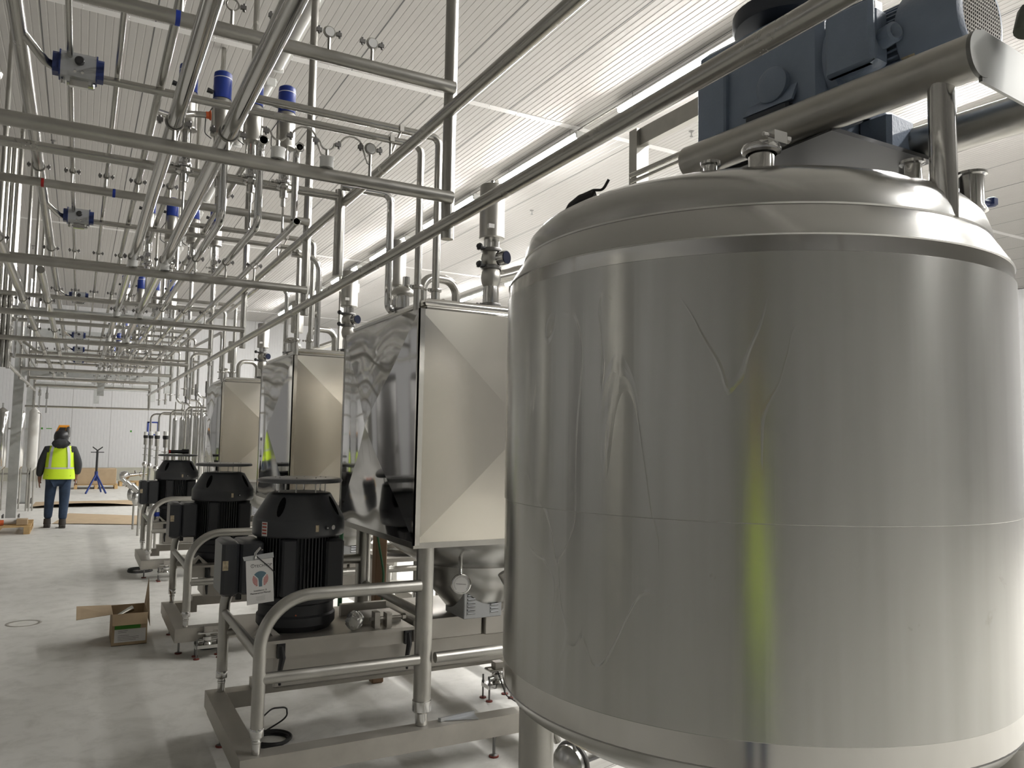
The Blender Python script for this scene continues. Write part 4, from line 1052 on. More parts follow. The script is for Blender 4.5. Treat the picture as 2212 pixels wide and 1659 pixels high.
# pipes and stands added behind the box tanks to cast floor shadow stripes
for z, lab in ((.83, 'horizontal pipe added behind the box tanks to cast floor shadows, lowest'), (1.14, 'horizontal pipe added behind the box tanks to cast floor shadows, middle'), (1.78, 'high horizontal pipe added behind the box tanks to cast floor shadows')):
    mb = MB(); mb.tube([(3.3, 2.6, z), (3.3, 15.0, z)], .045, 14); mb.solo('shadow_stripe_pipe', 'steel_pipe', (3.3, 9, z), lab, 'pipe')
for k, y in enumerate((3.0, 6.0, 9.0, 12.0, 14.8)):
    mb = MB(); mb.box((3.35, y - .025, 0), (3.40, y + .025, 1.9))
    for z in (.83, 1.14, 1.78): mb.box((3.25, y - .02, z - .065), (3.36, y + .02, z - .045))
    mb.solo('shadow_pipe_stand', 'steel_frame', (3.37, y, 0), 'upright stand added to hold the shadow-casting pipes behind the box tanks, %s' % ['nearest', 'second', 'third', 'fourth', 'farthest'][k], 'stand', 'stands of the shadow-casting pipes')
# pump and valve below the mixing tank
def low_pump():
    t = thing('floor_pump', 'polished pump body with clamp lying under the mixing tank', 'pump', (1.95, 2.9, 0))
    MB().lathe([(.01, 0), (.055, .01), (.078, .03), (.08, .05), (.075, .06)], (1.80, 2.80, .33), (.93, .30, .02), 28).part('pump_head', 'tank_dome', t)
    MB().tube([(1.85, 2.82, .33), (2.30, 2.90, .35)], .072, 24).part('pump_barrel', 'steel_bright', t)
    mb = MB(); mb.ring((1.86, 2.82, .33), .082, .009, (.93, .30, .02), 28, 8); mb.box((1.83, 2.74, .23), (1.88, 2.78, .26)); mb.tube([(1.84, 2.77, .40), (1.82, 2.76, .45), (1.86, 2.76, .47)], .008, 8); mb.part('clamp', 'steel_dark', t)
    for (x, y) in ((1.95, 2.76), (2.22, 2.82), (2.25, 2.95), (2.0, 2.95)):
        MB().lathe([(.022, 0), (.022, .008), (.007, .014), (.007, .29)], (x, y, 0), (0, 0, 1), 10).part('leg', 'steel_dark', t)
    MB().tube([(1.72, 2.85, .60), (1.80, 2.84, .42)], .016, 10).part('tube', 'steel_frame', t)
    return t
low_pump()
mb = MB(); mb.tube([(1.46, 2.62, .20), (1.72, 2.70, .22)], .05, 22, caps=False); mb.ring((1.46, 2.62, .20), .05, .003, (.95, .3, .05), 22, 6)
mb.tube([(1.70, 2.72, .18), (1.70, 2.72, 0)], .02, 8)
mb.solo('open_pipe', 'brass', (1.6, 2.66, .2), 'open brass coloured pipe end at the bottom beside the tank leg', 'pipe')
mb = MB(); mb.ring((2.02, 3.40, .012), .05, .010, (0, 0, 1), 20, 8); mb.lathe([(.012, 0), (.012, .03)], (1.975, 3.36, .016), (-1, -.3, 0), 8); mb.solo('pipe_clamp', 'steel_bright', (2.02, 3.4, 0), 'loose steel pipe clamp lying on the floor beside the tank leg', 'pipe clamp')
# speed square on the front beam
mb = MB(); z = .2215
A, B, C_ = Vector((1.685, 3.80, z)), Vector((1.90, 3.825, z)), Vector((1.885, 3.62 + .12, z))
mb.prism([A, B, C_], (0, 0, 0), (0, 0, .004))
mb.prism([A, B, B + Vector((-.002, -.012, 0)), A + Vector((.01, -.012, 0))], (0, 0, 0), (0, 0, .018))
mb.solo('speed_square', 'aluminium', (1.82, 3.78, z), 'triangular metal speed square lying on the nearest skid beam', 'square')
# cable coils
def coil(x, y, r, n, label, tail=None, m='rubber'):
    mb = MB(); rnd = random.Random(int(x * 100))
    for k in range(n):
        rr = r * rnd.uniform(.9, 1.05); c = (x + rnd.uniform(-.01, .01), y + rnd.uniform(-.01, .01), .007 + .009 * (k // 2))
        mb.ring(c, rr, .0055, (rnd.uniform(-.05, .05), rnd.uniform(-.05, .05), 1), 28, 6)
    if tail: mb.tube(tail, .0045, 6, bend=.08)
    mb.solo('cable_coil', m, (x, y, 0), label, 'cable')
coil(1.00, 4.50, .10, 6, 'coil of black cable on the floor inside the nearest skid frame', [(.98, 4.60, .02), (1.10, 4.55, .10), (1.07, 4.45, .19), (.98, 4.40, .21), (.90, 4.35, .17)])
coil(.74, 10.75, .13, 5, 'coil of black cable on the floor left of the farthest skid')
coil(.99, 6.70, .09, 4, 'coil of dark cable on the floor behind the nearest skid corner')
MB().tube([(2.44, 4.60, .20), (2.46, 4.50, .05), (2.52, 4.30, .006), (2.60, 4.10, .006), (2.95, 4.0, .006)], .004, 6, bend=.05).solo('loose_cable', 'rubber', (2.5, 4.4, 0), 'black cable trailing on the floor from the load cell', 'cable')
# load cells on adjustable feet
def loadcell(x, y, label):
    t = thing('load_cell', label, 'load cell', (x, y, 0), 'load cell feet under the skids')
    MB().box((x - .09, y - .05, .075), (x + .09, y + .05, .10)).part('base_plate', 'steel_bright', t)
    for sx in (-1, 1):
        for sy in (-1, 1):
            mb = MB(); px, py = x + sx * .08, y + sy * .045; mb.lathe([(.02, 0), (.02, .006), (.006, .01), (.006, .15)], (px, py, 0), (0, 0, 1), 10); mb.lathe([(.010, .10), (.010, .112)], (px, py, 0), (0, 0, 1), 6); sd = mb.part('stud', 'steel_dark', t); MB().lathe([(.022, 0), (.022, .007), (.01, .010)], (px, py, 0), (0, 0, 1), 10).part('pad', 'rust_red', sd, 'red foot pad')
    mb = MB(); mb.lathe([(.035, .10), (.025, .115), (.038, .13), (.038, .155), (.022, .165), (.022, .18)], (x, y, 0), (0, 0, 1), 20); mb.tube([(x - .06, y, .125), (x + .07, y, .14)], .018, 12); mb.part('cell', 'steel_bright', t)
    MB().cbox((x - .075, y - .045, .178), (x + .075, y + .045, .192), .004).part('top_plate', 'steel_bright', t)
    MB().box((x - .03, y - .03, .192), (x + .03, y + .03, .232)).part('pad', 'steel_plate', t)
loadcell(.93, 6.53 - .12, 'load cell with red feet under the front of the middle skid')
loadcell(.96, 9.95, 'load cell under the front of the farthest skid')
loadcell(2.46, 4.62, 'load cell standing under the nearest skid, left of the mixing tank')
# plastic bags on the motor plate
mb = MB()
def blob(mb, c, r, seed, sz=(1, 1, 1), n=10):
    rnd = random.Random(seed); vs = []; fs = []
    for i in range(n + 1):
        th = PI * i / n
        for k in range(2 * n):
            ph = 2 * PI * k / (2 * n); rr = r * (1 + rnd.uniform(-.14, .14))
            vs.append((c[0] + rr * sz[0] * math.sin(th) * math.cos(ph), c[1] + rr * sz[1] * math.sin(th) * math.sin(ph), c[2] + rr * sz[2] * math.cos(th)))
    for i in range(n):
        for k in range(2 * n): fs.append((i*2*n+k, i*2*n+(k+1) % (2*n), (i+1)*2*n+(k+1) % (2*n), (i+1)*2*n+k))
    mb.add(vs, fs)
blob(mb, (1.39, 4.30, .655), .045, 3, (1.1, .8, 1.1)); mb.solo('plastic_bag', 'clear_plastic', (1.39, 4.30, .605), 'crumpled clear plastic bag at the base of the nearest motor', 'bag')
# green hose and brown tube behind the nearest motor
MB().tube([(1.63, 5.38, .0), (1.62, 5.35, .62), (1.60, 5.30, 1.05), (1.55, 5.25, 1.18), (1.46, 5.25, 1.16), (1.40, 5.3, 1.02)], .016, 10, bend=.1).solo('green_hose', 'green_hose', (1.6, 5.3, .6), 'dark green hose looping behind the nearest motor', 'hose')
MB().tube([(1.80, 5.20, 1.12), (1.84, 5.22, .95), (1.88, 5.22, .75), (1.87, 5.2, .52)], .008, 8, bend=.2).solo('thin_green_hose', 'green_hose', (1.84, 5.2, .8), 'thin green hose hanging beside the brown post', 'hose')
mb = MB(); mb.cbox((1.83, 5.24, 0), (1.91, 5.32, 1.2), .006); mb.solo('brown_post', 'brown_tube', (1.87, 5.28, 0), 'brown cardboard post standing behind the nearest box tank leg', 'post')
# second finned motor glimpsed below the nearest box tank
def hmotor(x, y, z, label):
    t = thing('pump_motor', label, 'motor', (x, y, z))
    mb = MB(); n = 30; vs = []; fs = []
    for d in (0, .42):
        for k in range(n):
            for (da, r) in ((0, .115), (.4, .115), (.46, .095), (.92, .095)):
                a = 2 * PI * (k + da) / n; vs.append((x + d, y + math.cos(a) * r, z + math.sin(a) * r))
    mm = 4 * n
    for k in range(mm): fs.append((k, (k+1) % mm, (k+1) % mm + mm, k + mm))
    mb.add(vs, fs); mb.part('finned_body', 'steel_pipe', t)
    MB().lathe([(.10, -.06), (.12, -.05), (.12, -.03), (.105, -.02), (.12, -.01), (.115, .0)], (x, y, z), (1, 0, 0), 28).part('end_bell', 'steel_bright', t)
    MB().box((x + .05, y - .09, 0), (x + .35, y + .09, z - .09)).part('pedestal', 'steel_plate', t)
hmotor(2.62, 6.05, 1.02, 'horizontal finned steel motor glimpsed below the nearest box tank')
MB().lathe([(.02, 0), (.16, .01), (.18, .035), (.16, .06), (.08, .08), (.03, .085)], (2.25, 5.75, .80), (0, 0, 1), 32).solo('manway_lid', 'steel_bright', (2.25, 5.75, .8), 'round steel lid lying behind the nearest box tank legs', 'lid')
mb = MB(); mb.box((1.98, 5.53, .76), (2.5, 5.97, .79))
for (a_, b_) in ((2.02, 5.57), (2.46, 5.57), (2.02, 5.93), (2.46, 5.93)): mb.box((a_ - .02, b_ - .02, 0), (a_ + .02, b_ + .02, .74))
mb.solo('steel_bench', 'steel_plate', (2.3, 5.75, 0), 'low steel bench with a round lid on it, behind the nearest box tank', 'bench')

# open cardboard box on the floor
def cbox_open():
    x0, x1, y0, y1, h = .305, .56, 7.03, 7.43, .245
    t = thing('cardboard_box', 'open brown cardboard box with a green and white label on the floor', 'box', ((x0 + x1) / 2, (y0 + y1) / 2, 0))
    th = .004
    mb = MB(); mb.box((x0, y0, 0), (x1, y0 + th, h)); mb.box((x0, y1 - th, 0), (x1, y1, h)); mb.box((x0, y0 + th, 0), (x0 + th, y1 - th, h)); mb.box((x1 - th, y0 + th, 0), (x1, y1 - th, h)); mb.box((x0, y0, 0), (x1, y1, .004))
    mb.part('carton', 'cardboard', t)
    mb = MB(); mb.prism([(x0, y0 + .01, h), (x0, y1, h), (x0 - .25, y1 + .02, h + .005), (x0 - .25, y0 + .0, h - .02)], (0, 0, 0), (0, 0, .003)); mb.part('flap', 'cardboard', t)
    mb = MB(); mb.prism([(x0, y0, h), (x1, y0, h), (x1 - .005, y0 - .07, h - .075), (x0 + .0, y0 - .07, h - .075)], (0, 0, 0), (0, -.002, .002)); mb.part('flap', 'cardboard', t)
    mb = MB(); mb.prism([(x1, y0, h), (x1, y1, h), (x1 + .035, y1 + .15, h + .18), (x1 + .02, y0 + .05, h - .12)], (0, 0, 0), (.003, 0, 0)); mb.part('flap', 'cardboard', t)
    MB().box((x0 + .02, y0 - .001, .025), (x1 - .01, y0, .125)).part('label', 'paper', t, 'white address label')
    MB().box((x0 + .02, y0 - .0012, .127), (x1 - .05, y0, .175)).part('green_label', 'label_green', t, 'bright green label')
    mb = MB()
    for q, w_ in enumerate((.07, .06, 0, .08, .15, .15, .13)):
        if w_: mb.box((x0 + .045, y0 - .0018, .112 - q * .012), (x0 + .045 + w_, y0 - .001, .114 - q * .012))
    mb.part('print', 'ink', t)
    return t
cbox_open()
MB().tube([(.33, 7.15, .20), (.43, 7.22, .235), (.46, 7.23, .245)], [.012, .022, .024], 12).solo('steel_fitting', 'steel_bright', (.4, 7.2, .2), 'shiny steel fitting lying in the open cardboard box', 'fitting')
# round floor mark
mb = MB(); mb.lathe([(.11, 0.0005), (.12, .002), (.135, .002), (.14, .0005)], (-.34, 8.2, 0), (0, 0, 1), 28, caps=False); mb.solo('floor_cleanout', 'steel_plate', (-.34, 8.2, 0), 'round floor cleanout ring in the concrete at the left', 'cleanout')

# pallet with white pipes at the left
def pallet(x0, y0, w, d, label, m='wood'):
    t = thing('pallet', label, 'pallet', (x0 + w / 2, y0 + d / 2, 0))
    n = 6
    for k in range(n):
        yy = y0 + k * (d - .09) / (n - 1); MB().box((x0, yy, .115), (x0 + w, yy + .09, .132)).part('top_board', m, t)
    for k in range(3):
        xx = x0 + k * (w - .09) / 2
        for j in range(3):
            yy = y0 + j * (d - .12) / 2; MB().box((xx, yy, .018), (xx + .09, yy + .12, .098)).part('block', m, t)
        MB().box((xx, y0, .098), (xx + .09, y0 + d, .115)).part('stringer', m, t)
        MB().box((xx, y0, 0), (xx + .09, y0 + d, .018)).part('bottom_board', m, t)
    return t
pallet(-1.65, 15.4, 1.02, 1.2, 'wooden pallet carrying white pipes at the left edge')
for k, (x, z) in enumerate(((-.95, .175),)):
    MB().tube([(-1.5, 15.75, .185), (-.80, 15.85, .185)], .05, 16).solo('white_pipe', 'pvc_white', (-1.1, 15.8, .135), 'white wrapped pipe lying on the left pallet', 'pipe')
MB().tube([(-1.16, 15.60, .18), (-1.02, 15.62, .18)], .045, 14).solo('red_can', 'orange_rubber', (-1.1, 15.6, .135), 'small orange-red can on the left pallet', 'can')
MB().cbox((-.84, 15.6, .133), (-.68, 15.8, .23), .004).solo('small_carton', 'cardboard', (-.76, 15.7, .133), 'small brown carton at the end of the left pallet', 'box')
# cardboard sheets on the floor
def sheet(pts, label, wave=.05):
    mb = MB(); n = 14; vs = []; fs = []
    (ax, ay), (bx, by), (cx, cy), (dx, dy_) = pts
    for i in range(n + 1):
        u = i / n
        for j in range(4):
            v = j / 3
            x = (ax * (1-u) + bx * u) * (1-v) + (dx * (1-u) + cx * u) * v; y = (ay * (1-u) + by * u) * (1-v) + (dy_ * (1-u) + cy * u) * v
            vs.append((x, y, .004 + wave * abs(math.sin(u * 2.6 + .4)) * (1 - v)))
    for i in range(n):
        for j in range(3): fs.append((i*4+j, (i+1)*4+j, (i+1)*4+j+1, i*4+j+1))
    k = len(vs); vs2 = [(a, b, c - .004) for (a, b, c) in vs]
    mb.add(vs + vs2, fs + [tuple(q + k for q in reversed(f)) for f in fs])
    mb.solo('cardboard_sheet', 'cardboard', (ax, ay, 0), label, 'cardboard', 'flat cardboard on the floor')
sheet([(-.84, 20.7), (1.32, 20.8), (1.34, 22.7), (-.84, 22.6)], 'long buckled cardboard sheet on the floor behind the walking person', .09)
sheet([(-.35, 17.0), (1.28, 16.2), (1.33, 18.1), (-.1, 19.2)], 'tan cardboard sheet lying flat near the farthest skid', .01)
# back pallets with cartons
pallet(-.05, 27.6, 1.2, 1.0, 'wooden pallet under the large carton at the far end')
MB().cbox((.02, 27.7, .133), (1.10, 28.5, .62), .01).solo('large_carton', 'cardboard', (.5, 28, .133), 'large brown carton on the far pallet behind the blue jack stand', 'box')
pallet(1.25, 29.0, 1.1, 1.0, 'wooden pallet with steel fittings right of the large carton')
mb = MB(); mb.lathe([(.08, 0), (.14, .05), (.16, .15), (.14, .25), (.06, .32), (.05, .6), (.09, .62), (.09, .66), (.05, .68), (.05, .9)], (1.25, 29.3, .32), (1, .1, .1), 20); mb.tube([(1.9, 29.4, .38), (1.95, 29.4, .6)], .02, 8); mb.tube([(1.75, 29.4, .35), (1.72, 29.4, .5)], .03, 8)
mb.solo('steel_fittings', 'steel_bright', (1.5, 29.3, .133), 'polished steel valve body lying on the far pallet', 'valve')
# jack stand
def jack():
    x, y = .50, 25.7
    t = thing('pipe_jack_stand', 'blue and black tripod pipe jack stand beside the walking person', 'stand', (x, y, 0))
    MB().tube([(x, y, .55), (x, y, 1.22)], .03, 12).part('post', 'black_plastic', t)
    MB().tube([(x, y, .35), (x, y, .62)], .045, 12).part('collar', 'jack_blue', t)
    for a in (-2.2, -.9, 1.2):
        MB().tube([(x, y, .55), (x + .42 * math.cos(a), y + .42 * math.sin(a), .01)], .025, 8).part('leg', 'jack_blue', t)
    mb = MB(); mb.prism([(x - .13, y - .03, 1.34), (x, y - .03, 1.24), (x + .13, y - .03, 1.34), (x + .13, y - .03, 1.30), (x, y - .03, 1.20), (x - .13, y - .03, 1.30)], (0, 0, 0), (0, .06, 0)); mb.part('v_head', 'black_plastic', t)
    MB().tube([(x - .17, y, 1.17), (x + .17, y, 1.17)], .012, 8).part('handle', 'black_plastic', t)
jack()

# ================================================================ FAR EQUIPMENT
def portal(y, label):
    t = thing('portal_frame', label, 'frame', (.2, y, 0), 'galvanised portal frames')
    w = .085
    for x in (-1.06, 1.60):
        MB().box((x - w, y - w, 0 if x < 0 else 2.55), (x + w, y + w, 3.72)).part('column', 'galvanised', t)
        if x > 0: continue
        mb = MB(); mb.box((x - .16, y - .14, 0), (x + .16, y + .14, .02))
        for sx in (-1, 1):
            for sy in (-1, 1): mb.tube([(x + sx * .13, y + sy * .11, .0), (x + sx * .13, y + sy * .11, .12)], .012, 6)
        mb.part('foot_plate', 'steel_dark', t)
    MB().box((-1.06 + w, y - w, 2.79), (1.60 - w, y + w, 2.93)).part('beam', 'galvanised', t)
    MB().box((-1.06 + w, y - w, 3.56), (1.60 - w, y + w, 3.72)).part('beam', 'galvanised', t)
    MB().box((.28, y - .06, 2.45), (.40, y + .06, 2.79)).part('bracket', 'galvanised', t)
portal(17.9, 'nearer grey portal frame with square posts standing at the left'); portal(22.3, 'farther grey portal frame with square posts at the left')
for (y, lab) in ((5.0, 'tall dark steel column with an arm, left of the blue mixer drive'), (13.2, 'steel column with an arm seen behind the nearest box tank')):
    t = thing('steel_column', lab, 'column', (3.88, y, 0), 'steel columns with arms')
    x = 3.88
    MB().box((x - .06, y - .05, 0), (x + .06, y + .05, 4.2)).part('upright', 'steel_frame', t)
    MB().box((x - .03, y - (2.2 if y < 6 else .8), 4.06), (x + .03, y - .05, 4.2)).part('arm', 'steel_frame', t)
mb = MB(); mb.tube([(3.76, 4.95, 3.79), (3.95, 4.15, 3.88)], .022, 12); mb.tube([(3.765, 4.95, 3.74), (3.955, 4.15, 3.83)], .014, 10); mb.solo('hand_rail', 'steel_pipe', (3.8, 4.6, 3.8), 'short double rail pipe fixed to the tall dark column', 'rail')
# vertical bent pipes and rooftop pipes near the middle box tank
for (k, (a, lab)) in enumerate((
    ([(1.25, 5.55, 2.95), (1.45, 5.55, 2.95), (1.45, 5.55, 2.30)], 'bent pipe arching down left of the middle box tank'),
    ([(1.62, 7.3, 2.4), (1.62, 7.3, 3.05), (1.40, 7.3, 3.05), (1.40, 9.2, 3.05)], 'thin bent pipe rising over the middle box tank'),
    ([(1.55, 10.6, 2.4), (1.55, 10.6, 3.0), (1.45, 12.5, 3.0)], 'bent pipe rising above the farthest box tank'),
    ([(1.42, 12.6, 2.2), (1.42, 12.6, 2.9), (1.72, 12.6, 2.9), (1.72, 12.6, 0)], 'hairpin pipe beyond the farthest box tank'),
)):
    MB().tube(a, .021, 12, bend=.1).solo('bent_pipe', 'steel_bright', a[1], lab, 'pipe')
# tube bank of slim vessels beyond the last box tank
vrnd = random.Random(4)
k = 0
for (x, y, r, h) in ((1.60, 16.3, .042, 2.02), (1.70, 16.1, .040, 2.03), (1.80, 15.9, .045, 2.06), (1.91, 15.8, .045, 2.07), (2.02, 15.7, .045, 2.10), (2.13, 15.6, .05, 2.10), (1.66, 15.4, .03, 1.98), (1.86, 15.1, .035, 2.05)):
    t = thing('slim_vessel', 'slim upright polished vessel beyond the farthest box tank, %s from the left' % ['first', 'third', 'fourth', 'sixth', 'seventh', 'eighth', 'second', 'fifth'][k], 'vessel', (x, y, 0), 'slim upright vessels in the far bank')
    MB().lathe([(r * .6, .45), (r, .50), (r, h - .06), (r * .9, h - .03), (r * .4, h)], (x, y, 0), (0, 0, 1), 16).part('body', 'steel_bright', t)
    MB().lathe([(r * .3, 0), (r * .3, .46)], (x, y, 0), (0, 0, 1), 8).part('leg', 'steel_frame', t)
    mb = MB(); mb.lathe([(r * .3, h - .01), (r * .3, h + .12), (r * .6, h + .13), (r * .6, h + .15), (r * .3, h + .16), (r * .3, h + .3)], (x, y, 0), (0, 0, 1), 10); mb.part('top_valve', 'steel_frame', t)
    k += 1
for k, (x, y, z) in enumerate(((1.20, 16.6, 2.08), (1.32, 16.3, 2.10), (1.46, 15.7, 2.13), (1.60, 14.6, 2.16))):
    MB().tube([(x, y, 0), (x, y, z), (2.2, y - .2, z), (2.2, y - .2, z + .2)], .017, 10, bend=.10).solo('bent_pipe', 'steel_pipe', (x, y, .2), 'slim pipe bending over into the far vessel bank, %s from the left' % ['first', 'second', 'third', 'fourth'][k], 'pipe', 'slim pipes into the far vessel bank')
for k, (x, z0, z1) in enumerate(((1.66, 2.25, 3.0), (1.80, 2.3, 3.1), (1.95, 2.35, 3.2), (2.10, 2.35, 3.3))):
    y = 15.2 - k * .2
    MB().tube([(x - .16, y, z1), (x - .16, y, z0), (x + .1, y, z0), (x + .1, y, 0)], .02, 10, bend=.12).solo('bent_pipe', 'steel_bright', (x, y, z0), 'l-shaped pipe above the far vessel bank, %s from the left' % ['first', 'second', 'third', 'fourth'][k], 'pipe', 'l-shaped pipes above the far vessel bank')
    mb = MB(); mb.lathe([(.03, 0), (.03, .2), (.02, .21), (.02, -.06), (.03, -.07)], (x + .0, y, z0 + .085), (0, 0, 1), 12)
    mb.solo('small_valve', 'steel_dark', (x - .05, y + .1, z0 + .15), 'small dark cylinder valve above the far vessel bank, %s from the left' % ['first', 'second', 'third', 'fourth'][k], 'valve', 'small valves above the far vessel bank')
# white capped sampling valves
for k, (px, Y) in enumerate(((1.10, 16.2), (1.115, 15.2), (1.12, 14.0), (1.13, 12.7))):
    x = px; zt = 1.735 - k * .002
    t = thing('white_top_valve', 'upright valve with a white cap and black collar, %s of four beyond the farthest motor' % ['leftmost', 'second', 'third', 'rightmost'][k], 'valve', (x, Y, 0), 'white capped valves beyond the motors')
    MB().lathe([(.034, zt - .065), (.034, zt), (.001, zt + .002)], (x, Y, 0), (0, 0, 1), 18).part('cap', 'white_plastic', t)
    MB().lathe([(.034, zt - .12), (.042, zt - .10), (.040, zt - .065)], (x, Y, 0), (0, 0, 1), 18).part('collar', 'black_plastic', t)
    MB().lathe([(.032, zt - .24), (.032, zt - .115)], (x, Y, 0), (0, 0, 1), 18).part('cylinder', 'steel_frame', t)
    MB().lathe([(.014, zt - .30), (.014, zt - .24)], (x, Y, 0), (0, 0, 1), 10).part('stem', 'steel_bright', t)
    mb = MB(); mb.lathe([(.05, zt - .31), (.05, zt - .30)], (x, Y, 0), (0, 0, 1), 14); mb.lathe([(.018, zt - .55), (.018, zt - .31)], (x, Y, 0), (0, 0, 1), 12); mb.lathe([(.03, zt - .56), (.045, zt - .60), (.03, zt - .64)], (x, Y, 0), (0, 0, 1), 14); mb.lathe([(.02, 0.0), (.02, zt - .64)], (x, Y, 0), (0, 0, 1), 12)
    mb.lathe([(.045, zt - .43), (.045, zt - .42)], (x, Y, 0), (0, 0, 1), 12); mb.part('pipe_column', 'steel_bright', t)
# row of small pumps with slanted outlets
for k, (x, y) in enumerate(((.88, 15.6), (.90, 14.6), (.93, 13.6), (1.0, 12.6))):
    t = thing('small_pump', 'small steel pump with a slanted outlet pipe, %s of four left of the farthest motor' % ['farthest', 'third', 'second', 'nearest'][k], 'pump', (x, y, 0), 'small pumps left of the farthest motor')
    MB().lathe([(.05, -.05), (.11, -.03), (.12, 0), (.11, .03), (.06, .06), (.06, .16)], (x, y, .62), (.9, -.5, 0), 22).part('volute', 'tank_dome', t)
    MB().tube([(x + .02, y - .03, .70), (x - .17, y - .05, .90)], .04, 14).part('outlet', 'steel_bright', t)
    mb = MB(); mb.ring((x - .07, y - .04, .79), .045, .008, (-.7, 0, .7), 14, 6); mb.part('clamp', 'steel_dark', t)
    mb = MB(); mb.tube([(x + .04, y, .56), (x + .04, y, 0)], .018, 8); mb.tube([(x + .14, y, .56), (x + .14, y, 0)], .018, 8); mb.part('leg', 'steel_frame', t)
# left vessels
for k, (x, y, r, z0, z1) in enumerate(((-1.47, 20.3, .12, .95, 2.12), (-1.15, 20.6, .10, .95, 2.1), (-.865, 20.0, .10, .97, 2.13))):
    t = thing('hanging_vessel', 'upright polished vessel behind the left portal posts, %s' % ['left one', 'middle one between the posts', 'right one, pale and nearest the wall'][k], 'vessel', (x, y, 0), 'polished vessels at the left')
    MB().lathe([(r * .3, z0 - .1), (r * .9, z0 - .03), (r, z0), (r, z1), (r * .8, z1 + .04), (r * .2, z1 + .10), (r * .2, z1 + .2)], (x, y, 0), (0, 0, 1), 24).part('body', 'steel_bright' if k < 2 else 'pvc_white', t)
    for a in (.6, 2.6, 4.7): MB().tube([(x + r * .7 * math.cos(a), y + r * .7 * math.sin(a), z0), (x + r * .7 * math.cos(a), y + r * .7 * math.sin(a), 0)], .015, 8).part('leg', 'steel_frame', t)
mb = MB(); mb.tube([(-.93, 20.0, .9), (-.70, 20.0, .9)], .012, 8); mb.tube([(-.735, 19.9, .5), (-.735, 19.9, 2.1), (-.80, 19.9, 2.12)], .01, 8, bend=.03); mb.solo('drain_tube', 'steel_frame', (-.74, 19.9, .5), 'thin drain tube right of the pale left vessel', 'pipe')
mb = MB()
for z in (.75, 1.75): mb.box((-2.6, 20.75, z), (-.9, 20.80, z + .04))
mb.box((-2.6, 20.75, 0), (-2.55, 20.8, 1.8)); mb.box((-.95, 20.75, 0), (-.9, 20.8, 1.8)); mb.solo('guard_rail', 'steel_frame', (-1.7, 20.8, 0), 'low steel rail behind the left vessels', 'rail')
# clutter of pipes hanging above the left vessels
for k, (x, y, z0, z1) in enumerate(((-.72, 11.0, 2.55, 3.5), (-.62, 11.5, 2.9, 3.6), (-.75, 18.97, 2.2, 2.70), (-.62, 18.97, 2.1, 2.68))):
    mb = MB(); mb.tube([(x, y, z0), (x, y, z1)], .016, 8); mb.lathe([(.03, 0), (.03, .12), (.018, .13)], (x, y, (z0 + z1) / 2), (0, 0, 1), 12)
    mb.solo('sample_valve', 'steel_bright', (x, y, z0), 'small polished valve on a tube, %s' % ['upper left one near the tall pipe bundle', 'upper one right of the tall pipe bundle', 'lower left one by the far left posts', 'lower right one by the far left posts'][k], 'valve', 'small valves at the far left')
MB().tube([(-1.0, 19.0, 2.23), (1.3, 19.0, 2.24), (2.9, 19.0, 2.24)], .022, 10).solo('cross_pipe', 'steel_pipe', (0, 19.0, 2.2), 'lowest long horizontal pipe before the far wall', 'pipe')
mb = MB(); mb.tube([(-.75, 12.9, 2.95), (-.55, 12.9, 2.80), (1.55, 12.9, 2.80)], .02, 10, bend=.1); mb.solo('cross_pipe', 'steel_pipe', (0, 12.9, 2.8), 'horizontal pipe bending up at its left end above the portal beam', 'pipe')
MB().box((-1.0, 10.2, 3.05), (1.25, 10.5, 3.07)).solo('cable_tray', 'galvanised', (.1, 10.3, 3.05), 'flat cable tray crossing the rack at mid distance', 'cable tray')
# sign on the far wall, tape marks
t = thing('wall_sign', 'blue framed white notice on the far wall', 'sign', (2.45, Y1 - .02, 1.9))
mb = MB(); x, z = 2.47, 1.95; w, h = .20, .26
mb.box((x - w, Y1 - .03, z - h), (x + w, Y1 - .004, z - h + .05)); mb.box((x - w, Y1 - .03, z + h - .05), (x + w, Y1 - .004, z + h)); mb.box((x - w, Y1 - .03, z - h), (x - w + .06, Y1 - .004, z + h)); mb.box((x + w - .05, Y1 - .03, z - h), (x + w, Y1 - .004, z + h)); mb.part('frame', 'valve_blue', t)
MB().box((x - w + .02, Y1 - .015, z - h + .02), (x + w - .02, Y1 - .004, z + h - .02)).part('sheet', 'paper', t)
for (x, z, w, m, lab) in ((-1.42, 1.88, .025, 'valve_blue', 'tiny blue tape mark on the far wall'), (-1.17, 1.87, .03, 'label_green', 'tiny green tape mark left on the far wall'), (-.95, 1.87, .09, 'label_green', 'green tape strip beside the welding helmet on the far wall'), (1.72, 1.83, .03, 'label_green', 'green tape square on the far wall right of the jack stand')):
    MB().box((x - w, Y1 - .006, z - .035 if w < .05 else z - .015), (x + w, Y1 - .003, z + .035 if w < .05 else z + .015)).solo('tape_mark', m, (x, Y1 - .005, z), lab, 'tape')
# small things on the farthest motor
t = thing('torch', 'black and red torch lying on the farthest motor cap', 'torch', (1.125, 4.55 + SK[2], 1.432))
yy = 4.50 + SK[2]
MB().tube([(1.02, yy, 1.462), (1.17, yy, 1.462)], .022, 12).part('handle', 'black_plastic', t)
MB().tube([(1.165, yy, 1.464), (1.245, yy, 1.466)], .031, 14).part('head', 'black_plastic', t)
MB().tube([(1.01, yy, 1.462), (1.03, yy, 1.462)], .0225, 12).part('tail_cap', 'red_tape', t, 'red tail cap')
